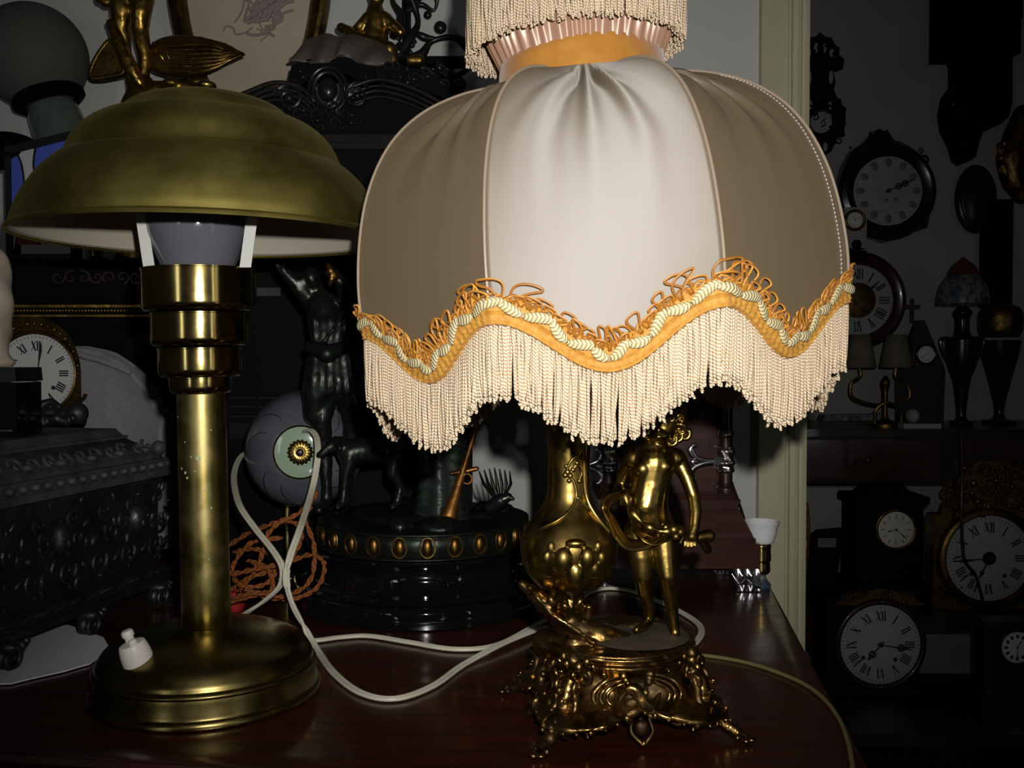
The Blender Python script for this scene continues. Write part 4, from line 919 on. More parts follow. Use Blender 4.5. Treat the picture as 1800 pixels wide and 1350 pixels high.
# ------------------------------------------------------------------ clock faces
ROM = ['XII', 'I', 'II', 'III', 'IIII', 'V', 'VI', 'VII', 'VIII', 'IX', 'X', 'XI']
def stroke(g, p, q, w, n, th=.0006):
    d = (q - p).normalized(); s_ = d.cross(n).normalized() * (w / 2)
    g.prism([p - s_, p + s_, q + s_, q - s_], n * th)
def face(root, c, R, n=(0, -1, 0), up=(0, 0, 1), mat='enamel_dim', ink='numeral_black', style='roman', h=10.2, m=10, sq=1., bezel=None, bez_r=.07, hands='gold', nr=.74, ns=.21, holes=(), roll=0., hand_mat='numeral_black'):
    c = Vector(c); n = Vector(n).normalized(); up = Vector(up); up = (up - n * up.dot(n)).normalized(); r = up.cross(n).normalized()
    if roll: up, r = up * math.cos(roll) + r * math.sin(roll), r * math.cos(roll) - up * math.sin(roll)
    M = Matrix((r, up, n)).transposed()
    g = G(); g.lathe([(R, -.002), (R, .0), (R * .8, R * .012), (R * .4, R * .022), (.0002, R * .026)], c, 64, M); d = obj('dial', g, mat, root)
    g = G(); off = R * .028 + .0004
    def P(a, q): return c + r * (math.sin(a) * q) + up * (math.cos(a) * q) + n * off
    if style in ('roman', 'spokes'):
        for k in range(12):
            a = k * PI / 6; dr = r * math.sin(a) + up * math.cos(a); ta = r * math.cos(a) - up * math.sin(a); s_ = R * ns; ctr = P(a, R * nr)
            if style == 'spokes':
                stroke(g, ctr - dr * s_ * .5, ctr + dr * s_ * .5, R * .02, n)
            ws = {'I': .24, 'V': .52, 'X': .55}; W_ = sum(ws[ch] for ch in ROM[k]); x = -W_ / 2
            for ch in ROM[k]:
                x0 = x * s_; x1 = (x + ws[ch]) * s_; xm = (x0 + x1) / 2; wd = R * .034; th = R * .014; T_ = dr * (s_ * .5)
                if ch == 'I': stroke(g, ctr + ta * xm - T_, ctr + ta * xm + T_, wd, n)
                elif ch == 'V': stroke(g, ctr + ta * (x0 + wd * .6) + T_, ctr + ta * xm - T_, wd, n); stroke(g, ctr + ta * (x1 - wd * .3) + T_, ctr + ta * xm - T_, th, n)
                else: stroke(g, ctr + ta * (x0 + wd * .6) + T_, ctr + ta * (x1 - wd * .6) - T_, wd, n); stroke(g, ctr + ta * (x1 - wd * .3) + T_, ctr + ta * (x0 + wd * .3) - T_, th, n)
                x += ws[ch]
    elif style == 'blots':
        for k in range(12): a = k * PI / 6; g.ell(P(a, R * nr), (R * .10, R * .13, R * .012), M @ Matrix.Rotation(-a, 3, 'Z'), 12, 6)
    elif style == 'ticks':
        for k in range(12): a = k * PI / 6; stroke(g, P(a, R * (nr - ns / 2)), P(a, R * (nr + ns / 2)), R * .05, n)
    if style == 'spokes':
        for k in range(60): a = k * PI / 30; stroke(g, P(a, R * .93), P(a, R * .97), R * .012, n)
    else:
        for k in range(60): a = k * PI / 30; stroke(g, P(a, R * .90), P(a, R * (.95 if k % 5 else .97)), R * .010, n)
    for hx, hy in holes: g.lathe([(R * .055, 0), (R * .05, R * .006), (.0002, R * .006)], c + r * hx * R + up * hy * R + n * off, 16, M)
    obj('numerals', g, ink, d)
    for a, ln, w_ in ((h * PI / 6, .52, .055), (m * PI / 30, .82, .04)):
        g = G(); off2 = off + R * (.03 if ln > .6 else .015)
        def Q(q, s_): return c + (r * math.sin(a) + up * math.cos(a)) * q * R + (r * math.cos(a) - up * math.sin(a)) * s_ * R + n * off2
        g.prism([Q(-.10, -w_ * .3), Q(.30, -w_ * .35), Q(ln * .70, -w_), Q(ln, 0), Q(ln * .70, w_), Q(.30, w_ * .35), Q(-.10, w_ * .3)], n * R * .012)
        if hands == 'moon': g.ring(Q(ln * .62, 0), R * .075, R * .022, M, 20, 6)
        g.lathe([(R * .065, 0), (R * .06, R * .02), (.0002, R * .02)], Q(0, 0), 16, M)
        obj('hand', g, hand_mat, root)
    if bezel:
        g = G(); b = R * bez_r
        g.lathe([(R - .0005, -.004), (R - .0005, b * .5), (R + b * .5, b), (R + b * 1.2, b * .9), (R + b * 1.8, b * .3), (R + b * 1.8, -.004)], c, 72, M); obj('bezel', g, bezel, root, smooth=50)
    return d, r, up, n
def prism_px(g, pts, D, th, dz=0.):
    g.prism([at(x, y, D) for x, y in pts], (0, th, 0)); return g
def carve(g, x0, y0, x1, y1, D, n, r=(4, 11), seed=1):
    """a scatter of carved scrolls and knobs over a rectangle given in photo pixels"""
    rnd = random.Random(seed)
    for k in range(n):
        x, y = rnd.uniform(x0, x1), rnd.uniform(y0, y1); q = rnd.uniform(*r); o = at(x, y, D)
        if k % 3: g.tube(scroll(o, S(q, D), 1.2, rnd.uniform(0, 6.3), EX, EZ, rnd.choice((-1, 1)), 16), [S(q * (.10 + .16 * j / 16), D) for j in range(17)], 6)
        else: g.ell(o, (S(q * .5, D), S(q * .35, D), S(q * .5, D)), None, 10, 6)
# ------------------------------------------------------------------ dark silver casket at the left
CA = Vector((.2241, .9746, 0)); CN = Vector((.9746, -.2241, 0))     # along the casket, and out of its front
C0 = Vector((-.4775, .944, 0)) - CA * .17
def cs(a, o, z): return C0 + CA * a - CN * o + EZ * z             # o = inset from the front
LN, WD = .425, .24
CH = thing('casket', 'dark embossed silver casket on scroll feet at the left edge of the table', 'casket', cs(LN / 2, WD / 2, 0))
def cbx(g, a0, a1, o0, o1, z0, z1, ins=0., n=1):
    b = [cs(a0, o0, z0), cs(a1, o0, z0), cs(a1, o1, z0), cs(a0, o1, z0)]; t_ = [cs(a0 + ins, o0 + ins, z1), cs(a1 - ins, o0 + ins, z1), cs(a1 - ins, o1 - ins, z1), cs(a0 + ins, o1 - ins, z1)]
    g.add(b + t_, [[3, 2, 1, 0], [4, 5, 6, 7], [0, 1, 5, 4], [1, 2, 6, 5], [2, 3, 7, 6], [3, 0, 4, 7]])
g = G(); cbx(g, .0, LN, .0, WD, .026, .034); cbx(g, .004, LN - .004, .004, WD - .004, .034, .046, .004); cbx(g, .012, LN - .012, .012, WD - .012, .046, .150); cbx(g, .008, LN - .008, .008, WD - .008, .150, .158)
rnd = random.Random(3)
def cscroll(a, z, R, turns, a0, sgn, th, o=.010): g.tube(scroll(cs(a, o, z), R, turns, a0, CA, EZ, sgn, 22), [th * (.45 + .55 * k / 22) for k in range(23)], 7)
for k in range(8):
    a = .035 + .052 * k
    cscroll(a, .075, .016, 1.3, .4, 1, .0030); cscroll(a + .024, .105, .014, 1.2, 2.6, -1, .0028); cscroll(a + .012, .130, .011, 1.1, 4.2, 1, .0024); cscroll(a + .010, .058, .009, 1.1, 1.1, -1, .0022)
    MC_ = Matrix((CA, CN, EZ)).transposed(); j_ = lambda q: rnd.uniform(-q, q)
    for da, z_, r3 in ((0, .098, (.008, .004, .005)), (.030, .078, (.004, .003, .009)), (.02, .142, (.007, .003, .003)), (.012, .064, (.009, .003, .004)), (.036, .118, (.003, .003, .008))): g.ell(cs(a + da + j_(.008), .010, z_ + j_(.008)), r3, MC_ @ Matrix.Rotation(j_(1.2), 3, 'Y'), 14, 8)
    g.tube(spline([cs(a - .004, .007, .040), cs(a + .010, .002, .043), cs(a + .024, .007, .038), cs(a + .040, .004, .042)], 5), .0026, 7)
for k in range(3):                                                # small masks on the front
    a = .10 + .13 * k; g.ell(cs(a, .008, .112), (.013, .013, .018)); g.ell(cs(a, -.002, .108), (.004, .004, .006)); g.ell(cs(a - .006, .0, .116), .003); g.ell(cs(a + .006, .0, .116), .003)
    for s_ in (-1, 1): cscroll(a + s_ * .022, .112, .013, 1.2, 0, s_, .0030, .008)
obj('body', g, 'silver_dark', CH, smooth=50, disp=(.0014, .010))
g = G(); cbx(g, -.004, LN + .004, -.004, WD + .004, .158, .166); cbx(g, -.001, LN + .001, -.001, WD + .001, .166, .178, .004); cbx(g, .010, LN - .010, .010, WD - .010, .178, .184); cbx(g, .008, LN - .008, .008, WD - .008, .184, .204, .030); cbx(g, .036, LN - .036, .036, WD - .036, .204, .2075); cbx(g, .040, LN - .040, .040, WD - .040, .2075, .216, .006)
for k in range(24): g.ell(cs(.004 + .0178 * k, -.003, .172), (.0055, .0055, .0045))
for k in range(8):
    a = .03 + .05 * k
    for j in (0, 1): g.tube(scroll(cs(a + .022 * j, .018, .193), .010, 1.2, k + j, CA, (EZ - CN * .9).normalized(), 1 - 2 * j, 16), [.0010 + .0014 * q / 16 for q in range(17)], 6)
    g.ell(cs(a + .01, .014, .190), (.007, .005, .004))
for a in (.0, LN): g.ell(cs(a + (.01 if a < .1 else -.01), .012, .190), .009)
obj('lid', g, 'silver_dusty', CH, smooth=45, disp=(.0012, .010))
for a in (.055, .145, .265, .395):
    for o in (.0, WD):
        g = G(); s_ = 1 if o < .1 else -1
        g.tube(scroll(cs(a, o - s_ * .004, .0125), .0122, 1.6, 1.2, CA, EZ, 1, 30), [.0012 + .0026 * k / 30 for k in range(31)], 8)
        g.lathe([(.0105, -.006), (.0110, 0), (.0090, .003), (.0002, .005)], cs(a, o + s_ * .002, .0125), 24, toward(CN * s_))
        g.ell(cs(a + .016, o, .020), (.007, .005, .006)); g.ell(cs(a + .024, o, .023), (.005, .004, .004)); g.ell(cs(a - .004, o, .024), (.012, .007, .006))
        obj('foot', g, 'silver_dark', CH, smooth=60, disp=(.0008, .006))
g = G(); D_ = 1.10
g.limb(chain([(-20, 742, .0, 14), (20, 744, .0, 16), (50, 740, .0, 17), (72, 735, .0, 18), (90, 728, .0, 14)], D_)); g.limb(chain([(62, 722, -.012, 9), (70, 735, -.018, 11), (76, 745, -.018, 8)], D_)); g.limb(chain([(86, 740, -.012, 9), (100, 736, -.016, 9), (118, 742, -.010, 7)], D_))
g.ell(at(136, 727, D_), (S(19, D_), S(19, D_), S(20, D_))); g.ell(at(128, 735, D_ - .014), (S(5, D_), S(5, D_), S(5, D_))); g.limb(chain([(40, 738, -.014, 8), (20, 750, -.016, 7), (4, 748, -.014, 6)], D_)); g.limb(chain([(92, 732, .0, 12), (118, 728, .0, 12)], D_)); g.limb(chain([(70, 712, .01, 8), (90, 706, .012, 7), (104, 715, .01, 6)], D_))
obj('reclining_cherub', g, 'silver_dark', CH, remesh=.0016, smoothing=3)
BB = thing('black_box', 'small black lacquered box standing on the casket lid', 'box', cs(.20, .09, .216))
g = G(); xs = at(28, 680, 1.02).x; cz0, cz1 = .217, at(0, 646, 1.02).z; cbox(g, xs - .075, xs, 1.02, 1.075, cz0, cz1 - .016); obj('body', g, 'black_lacquer', BB, smooth=20)
g = G(); cbox(g, xs - .077, xs + .001, 1.018, 1.077, cz1 - .015, cz1, .001); obj('lid', g, 'ebony', BB, smooth=20)
g = G(); cbox(g, xs - .07, xs - .004, 1.0185, 1.0195, cz0 + .006, cz0 + .0075); obj('silver_line', g, 'silver_plate', BB, smooth=20)
g = G(); ac = Vector((at(18, 560, 1.045).x - .021, 1.048, 0)); g.lathe(prof_smooth([(.018, cz1 + .0005), (.021, cz1 + .006), (.016, cz1 + .016), (.0195, cz1 + .035), (.018, cz1 + .05), (.0215, cz1 + .072), (.020, cz1 + .090), (.0185, cz1 + .105), (.014, cz1 + .122), (.004, cz1 + .132), (.0005, cz1 + .133)], 6), ac, 48, flute=lambda r, z, a: r * (1 + .07 * math.sin(3 * a + z * 110)))
tag(obj('alabaster_figure', g, 'alabaster', smooth=70), 'cream twisted alabaster ornament standing on the small black box', 'ornament')
g = G(); pts = [onz(-40, 1205, .0012), onz(20, 1203, .0012), onz(60, 1193, .0012), onz(110, 1182, .0012), onz(158, 1168, .0012), onz(182, 1152, .0012), onz(190, 1136, .0012), onz(182, 1122, .0012), onz(120, 1100, .0012), onz(-60, 1130, .0012)]
g.prism(pts, (0, 0, .0012)); tag(obj('paper_sheet', g, 'paper_white', smooth=20), 'white paper sheet lying under the feet of the casket', 'paper')
# ------------------------------------------------------------------ gilt clock and draped cloth behind the casket
cc = at(61, 657, 1.335); nn = Vector((.80, -.60, .02)).normalized(); rr_ = Vector((.60, .80, 0)); 
GC = thing('gilt_mantel_clock', 'gilt arched mantel clock with a white dial, behind the casket', 'clock', (cc.x - .03, cc.y + .03, 0))
g = G(); Rd = S(70, 1.335)
arch = [cc + rr_ * x + EZ * z - nn * .002 for x, z in [(-.070, -cc.z + .003), (.070, -cc.z + .003), (.068, .0)] + [(.068 * math.cos(t_), .079 * math.sin(t_)) for t_ in [PI * k / 20 for k in range(1, 20)]] + [(-.068, .0)]]
g.prism(arch, nn * -.04); obj('case', g, 'gilt_dark', GC, smooth=30)
g = G()
for k in range(21): t_ = PI * k / 20; g.ell(cc + rr_ * (.062 * math.cos(t_)) + EZ * (.069 * math.sin(t_)) + nn * .001, .0030 + .0008 * (k % 2))
obj('bead_border', g, 'gilt_dark', GC)
for s_ in (-1, 1):
    for k in range(5): g = G(); g.tube(scroll(cc + rr_ * s_ * .062 + EZ * (-.03 - .04 * k) + nn * .001, .011, 1.2, k, rr_, EZ, s_, 16), [.0012 + .0018 * q / 16 for q in range(17)], 6); obj('side_scroll', g, 'gilt_dark', GC)
face(GC, cc + nn * .003, Rd, nn, mat='enamel', h=7.3, m=1.5, bezel='gilt_dark', bez_r=.05, holes=((.42, -.36), (-.42, -.36)), nr=.70, ns=.24)
g = G(); DC = 1.445
out = [(112, 1000), (112, 760), (114, 640), (120, 614), (150, 610), (196, 622), (232, 648), (262, 684), (284, 720), (296, 775), (304, 900), (306, 1000)]
outp = spline([at(x, y, DC) for x, y in out], 6); outp = [p for p in outp if p.z > .002]; ctr = sum((p for p in outp), Vector()) / len(outp)
rows = []
for d, k in ((.000, .84), (-.012, .93), (-.004, .985), (.010, 1.), (.030, .99), (.042, .95)):
    rows.append([Vector((ctr.x + (p.x - ctr.x) * k + .003 * math.sin(i * .8) * (k < .99), DC + d + .004 * math.sin(i * .55), max(.0015, ctr.z + (p.z - ctr.z) * k))) for i, p in enumerate(outp)])
g.grid(rows, closed_u=True); m_ = len(outp); g.f.append(list(range(m_))); g.uv.append([(0, 0)] * m_); o_ = len(g.v); g.f.append(list(range(o_ - m_, o_))); g.uv.append([(0, 0)] * m_)
g.tube(spline([at(118, 615, DC - .012), at(150, 626, DC - .016), at(196, 640, DC - .014), at(230, 655, DC - .012)], 6), .004, 8)
tag(obj('draped_cloth', g, 'cloth_grey', smooth=180, disp=(.006, .05)), 'grey white cloth draped over a rounded form beside the gilt clock', 'cloth')
# ------------------------------------------------------------------ dark cabinet with a gilt beaded moulding, far left
KB = thing('beaded_cabinet', 'low dark cabinet with a gilt beaded moulding behind the gilt clock', 'cabinet', (-.77, 1.55, 0))
g = G(); cbox(g, -1.02, -.520, 1.505, 1.60, .001, .385); cbox(g, -1.03, -.512, 1.495, 1.605, .392, .452); cbox(g, -1.025, -.516, 1.50, 1.60, .385, .392); cbox(g, -1.0, -.54, 1.500, 1.506, .03, .345); obj('body', g, 'ebony_matt', KB, smooth=20)
g = G(); zb = at(120, 546, 1.50).z
cbox(g, -1.02, -.519, 1.498, 1.507, zb - .0095, zb - .0065); cbox(g, -1.02, -.519, 1.499, 1.507, zb + .005, zb + .009)
n_ = 100
for k in range(n_): g.ell((-1.015 + .495 * k / (n_ - 1), 1.4995, zb), (.0027, .0027, .0030), None, 10, 6)
obj('beaded_moulding', g, 'gilt_old', KB)
g = G()
for k in range(9): x = -.70 + .02 * k; g.tube(scroll((x, 1.495, .425), .011, 1.2, k, EX, EZ, 1 - 2 * (k % 2), 14), [.0010 + .0014 * q / 14 for q in range(15)], 6)
obj('carved_frieze', g, 'dark_wood', KB)
# ------------------------------------------------------------------ stained glass lantern
SGD = 1.497
SG = thing('stained_glass_lantern', 'leaded stained glass lantern in blue, white and red at the far left', 'lamp', (at(30, 400, SGD).x, SGD + .03, .4525))
P_ = lambda x, y, d=0.: at(x, y, SGD + d)
zb_ = .4535
g = G(); tl, tr = P_(8, 268), P_(128, 238)
g.prism([tl + EZ * -.004, tr + EZ * -.004, tr + EZ * .008, tl + EZ * .008], (0, .03, 0)); g.prism([Vector((tl.x, SGD, zb_)), Vector((tl.x + .008, SGD, zb_)), tl + EX * .008, tl], (0, .03, 0)); g.prism([Vector((tr.x - .006, SGD, zb_)), Vector((tr.x, SGD, zb_)), tr, tr - EX * .006], (0, .03, 0)); cbox(g, tl.x, tr.x, SGD, SGD + .03, zb_, zb_ + .008)
obj('lead_frame', g, 'lead', SG, smooth=20)
def pane(name, poly, mat, d=.004, th=.003): g = G(); g.prism([P_(x, y, d) for x, y in poly], (0, th, 0)); return obj(name, g, mat, SG, smooth=20)
pane('blue_pane', [(10, 272), (28, 267), (38, 290), (42, 330), (34, 380), (24, 400), (10, 440)], 'glass_blue'); pane('blue_pane', [(62, 258), (118, 244), (118, 430), (90, 430), (72, 330), (60, 295)], 'glass_blue')
pane('white_pane', [(28, 267), (62, 258), (60, 295), (72, 330), (56, 325), (42, 330), (38, 290)], 'glass_white'); pane('red_pane', [(42, 330), (56, 320), (74, 332), (84, 380), (70, 430), (30, 430), (28, 380)], 'glass_red'); pane('white_pane', [(34, 380), (42, 330), (28, 380), (12, 440), (24, 440)], 'glass_white', .0055, .0012)
g = G(); g.tube(spline([P_(28, 267, .003), P_(38, 290, .003), P_(42, 330, .003), P_(34, 380, .003), P_(14, 430, .003)], 6), .0016, 6); g.tube(spline([P_(62, 258, .003), P_(59, 295, .003), P_(72, 332, .003), P_(86, 380, .003), P_(80, 430, .003)], 6), .0016, 6); g.tube(spline([P_(42, 330, .003), P_(56, 321, .003), P_(72, 332, .003)], 6), .0016, 6); obj('lead_line', g, 'lead', SG)
g = G(); ds = P_(24, 262, .03); g.ell((ds.x - .012, SGD + .015, tl.z + .006), (.062, .014, .030)); obj('dome_cap', g, 'ebony_matt', SG)
# ------------------------------------------------------------------ opal globe lamp
GD = 1.607; gc = at(58, 100, GD); ax_ = (at(118, 262, GD) - gc).normalized()
OG = thing('opal_globe_lamp', 'grey opal globe lamp on a green glass stem, leaning at the top left', 'lamp', (gc.x + ax_.x * .33, GD, .4525))
M = toward(-ax_); R0 = S(91, GD)
g = G(); g.lathe([(R0 * math.sin(t_), R0 * math.cos(t_)) for t_ in [PI * k / 40 * .86 + .0005 for k in range(41)]][::-1], gc, 64, M); obj('globe', g, 'opal_glass', OG)
g = G(); e_ = lambda q: gc + ax_ * S(q, GD)
g.lathe([(S(58, GD), S(-70, GD)), (S(61, GD), S(-74, GD)), (S(61, GD), S(-82, GD)), (S(50, GD), S(-90, GD)), (S(48, GD), S(-92, GD))], gc, 48, M, caps=False); obj('fitter_ring', g, 'ebony_matt', OG)
g = G(); g.lathe(prof_smooth([(S(40, GD), S(-91, GD)), (S(43, GD), S(-105, GD)), (S(46, GD), S(-140, GD)), (S(50, GD), S(-185, GD)), (S(46, GD), S(-215, GD)), (S(30, GD), S(-235, GD))], 5), gc, 40, M); obj('stem', g, 'green_glass', OG)
eb = e_(240); g = G(); g.tube(spline([e_(232), e_(262), Vector((eb.x + .02, GD, .52)), Vector((eb.x + .022, GD, .464))], 6), .012, 12); g.lathe(prof_smooth([(.034, 0), (.035, .005), (.024, .010), (.012, .016)], 4), (eb.x + .022, GD, .4525), 32); obj('base', g, 'brass_aged', OG)
# ------------------------------------------------------------------ gilt winged figure
WDD = 1.552
WG = thing('gilt_winged_figure', 'old gilt figure statuette with a spread wing, standing above the brass shade', 'statuette', (at(255, 400, WDD).x, WDD, .4525))
g = G()
g.limb(chain([(235, -90, .0, 30), (238, -50, .0, 32), (232, -10, .0, 28)], WDD)); g.limb(chain([(212, -12, -.01, 22), (215, 20, -.012, 20), (214, 50, -.008, 15), (220, 90, .0, 11), (232, 140, .004, 10), (238, 170, .0, 12)], WDD)); g.limb(chain([(250, -10, -.02, 22), (248, 20, -.026, 18), (246, 48, -.022, 15), (250, 75, -.01, 13), (256, 100, .0, 12), (252, 130, .0, 11), (246, 160, .0, 12)], WDD))
g.ell(at(238, -130, WDD), (S(18, WDD), S(20, WDD), S(24, WDD))); g.limb(chain([(215, -80, .0, 14), (180, -40, -.01, 11), (176, -2, -.02, 9)], WDD)); g.limb(chain([(260, -80, .0, 14), (300, -90, -.01, 11), (330, -120, -.01, 9)], WDD))
body = obj('figure', g, 'gilt_old', WG, remesh=.0026, smoothing=3, disp=(.002, .012))
g = G(); g.limb(chain([(195, 42, -.022, 8), (208, 70, -.024, 11), (220, 98, -.026, 12), (232, 122, -.026, 12), (246, 146, -.022, 9), (256, 156, -.018, 4)], WDD)); g.limb(chain([(178, -4, -.018, 9), (186, 4, -.018, 9), (200, 2, -.012, 10)], WDD)); obj('torch', g, 'gilt_old', WG, remesh=.002, smoothing=2, disp=(.003, .010))
g = G()
for s_, pts, ths in ((1, [(262, 100), (275, 78), (300, 68), (335, 66), (370, 72), (400, 80), (432, 97)], [(255, 108), (262, 122), (285, 132), (312, 138), (345, 136), (380, 122), (432, 98)]),):
    A = spline([at(x, y, WDD + .02 - .006 * k) for k, (x, y) in enumerate(pts)], 6); B = spline([at(x, y, WDD + .02 - .006 * k) for k, (x, y) in enumerate(ths)], 6); rows = []
    for i, (a, b) in enumerate(zip(A, B)):
        q = i / (len(A) - 1); row = []
        for j in range(17):
            u = j / 16; row.append(a.lerp(b, u) + EY * (-.010 * math.sin(PI * u) * (1 - .6 * q) - .0025 * abs(math.sin(u * PI * 6)) * (1 - q * .5) - .012))
        rows.append(row + [p + EY * .010 for p in row[::-1]])
    g.grid(rows, closed_u=True); m_ = len(rows[0]); g.f.append(list(range(m_))); g.uv.append([(0, 0)] * m_); o_ = len(g.v); g.f.append(list(range(o_ - m_, o_))); g.uv.append([(0, 0)] * m_)
for k in range(9): g.tube(spline([at(268 + 12 * k, 74 - 3 * math.sin(k * .4), WDD - .002 - .002 * k), at(282 + 12 * k, 96, WDD - .014), at(292 + 13 * k, 122 - abs(k - 4) * 2, WDD - .008)], 5), [.0016 + .0016 * math.sin(PI * j / 10) for j in range(11)], 6)
for k in range(7): g.tube(spline([at(274 + 4 * k, 84 + 7 * k, WDD - .012), at(320 + 3 * k, 80 + 8 * k, WDD - .020), at(372, 80 + 7 * k, WDD - .026), at(424 - 4 * abs(k - 2), 95 + 1.5 * k, WDD - .024)], 6), [.0014 + .0018 * math.sin(PI * j / 18) for j in range(19)], 6)
obj('wing', g, 'gilt_old', WG, smooth=60, disp=(.002, .008))
g = G(); lw = spline([at(196, 72, WDD), at(178, 88, WDD), at(165, 110, WDD), at(159, 130, WDD), at(168, 138, WDD), at(195, 134, WDD), at(216, 128, WDD), at(214, 108, WDD)], 5, closed=True); g.prism(lw, (0, .016, 0)); g.tube(lw, .004, 8, closed=True); obj('left_wing', g, 'gilt_dark', WG, smooth=50)
g = G(); g.limb(chain([(250, 152, .0, 22), (246, 185, .0, 30), (246, 215, .0, 34)], WDD)); g.ell(at(300, 146, WDD - .03), (S(15, WDD), S(12, WDD), S(8, WDD))); g.ell(at(348, 145, WDD - .03), (S(16, WDD), S(12, WDD), S(8, WDD))); g.limb(chain([(262, 160, -.01, 18), (300, 156, -.02, 14), (350, 156, -.02, 12)], WDD))
b0 = at(246, 215, WDD); g.lathe(prof_smooth([(.040, .4535 - b0.z), (.042, .470 - b0.z), (.036, .480 - b0.z), (.034, .50 - b0.z), (.034, .56 - b0.z), (.030, .0)], 5), b0, 32)
obj('base', g, 'gilt_old', WG, remesh=.003, smoothing=2, disp=(.003, .012))
# ------------------------------------------------------------------ framed drawing on the wall
FD = 1.672
FR = thing('framed_drawing', 'oval gilt framed drawing in faded purple ink hanging on the wall', 'picture', at(436, 40, FD))
fc = at(436, -70, FD + .01); a_, b_ = S(146, FD), S(300, FD)
g = G(); rows = []
for k in range(96):
    t_ = 2 * PI * k / 96; row = []
    for q, o in ((0., .010), (0., -.004), (.18, -.014), (.36, -.016), (.50, -.010), (.60, -.014), (.78, -.010), (1., .0), (1., .010)):
        row.append(fc + Vector(((a_ - S(34, FD) * q) * math.cos(t_), o, (b_ - S(34, FD) * q) * math.sin(t_))))
    rows.append(row)
g.grid(rows, closed_v=True); obj('frame', g, 'gilt_dark', FR, smooth=40)
g = G(); g.prism([fc + Vector(((a_ - S(30, FD)) * math.cos(t_), .004, (b_ - S(30, FD)) * math.sin(t_))) for t_ in [2 * PI * k / 72 for k in range(72)]], (0, .004, 0)); ppr = obj('paper', g, 'drawing_paper', FR, smooth=20)
g = G(); rnd = random.Random(5)
def ink(pts, w=1.3): g.tube(spline([at(x, y, FD + .0125) for x, y in pts], 6), S(w, FD), 5)
ink([(392, 55), (398, 46), (410, 50), (414, 60), (430, 58), (444, 48)], 1.6)
for k in range(26): x, y = rnd.uniform(425, 480), rnd.uniform(-30, 55); ink([(x, y), (x + rnd.uniform(-8, 20), y + rnd.uniform(-14, 6)), (x + rnd.uniform(0, 30), y + rnd.uniform(-30, 0))], rnd.uniform(.9, 2.4))
for k in range(30): x, y = rnd.uniform(430, 485), rnd.uniform(-10, 50); ink([(x, y), (x + rnd.uniform(8, 26), y - rnd.uniform(4, 18)), (x + rnd.uniform(20, 40), y - rnd.uniform(14, 34))], rnd.uniform(2, 4.5))
ink([(434, 60), (450, 62), (470, 58), (482, 64)], 2.5); ink([(412, 40), (425, 20), (432, -10), (440, -40)], 1.5); ink([(480, 40), (488, 10), (486, -30)], 2); ink([(458, 72), (470, 62), (476, 54)], 1.4)
obj('drawing', g, 'drawing_ink', ppr)
# ------------------------------------------------------------------ carved ebonised cabinet with a scrolled pediment
AD = 1.44
EB = thing('carved_cabinet', 'black carved ebonised cabinet with a scrolled pediment and fluted pilasters', 'cabinet', (-.27, 1.51, 0))
X0, X1 = at(318, 300, AD).x, at(838, 300, AD).x
zc1 = at(600, 262, AD).z; zc0 = at(600, 236, AD).z
g = G(); cbox(g, X0 + .012, X1 - .012, AD + .012, 1.575, .001, zc1); cbox(g, X0 + .012, X1 - .012, AD + .004, 1.575, .001, .05); cbox(g, X0 + .012, X1 - .012, AD + .006, 1.575, .44, .47); obj('body', g, 'ebony_matt', EB, smooth=20)
g = G(); cbox(g, X0, X1, AD, 1.58, zc1, zc1 + .005); cbox(g, X0 + .004, X1 - .004, AD + .004, 1.58, zc1 + .005, zc1 + .010); cbox(g, X0 - .002, X1 + .002, AD - .004, 1.58, zc1 + .010, zc1 + .016); cbox(g, X0 + .006, X1 - .006, AD + .006, 1.58, zc1 + .016, zc1 + .023); obj('cornice', g, 'ebony', EB, smooth=20)
for xa, xb in ((400, 446), (450, 492), (760, 806)):
    g = G(); xl, xr = at(xa, 600, AD).x, at(xb, 600, AD).x; n_ = 6
    for k in range(n_): x = lerp(xl, xr, (k + .5) / n_); g.tube([(x, AD + .014, at(0, 692, AD).z), (x, AD + .014, at(0, 530, AD).z)], (xr - xl) / n_ * .26, 8)
    for y_ in (700, 716, 733): g.tube([(xl, AD + .012, at(0, y_, AD).z), (xr, AD + .012, at(0, y_, AD).z)], .003, 8)
    cbox(g, xl, xr, AD + .006, AD + .016, at(0, 772, AD).z, at(0, 745, AD).z); cbox(g, xl, xr, AD + .006, AD + .016, at(0, 520, AD).z, at(0, 505, AD).z)
    obj('fluted_pilaster', g, 'ebony', EB, smooth=50)
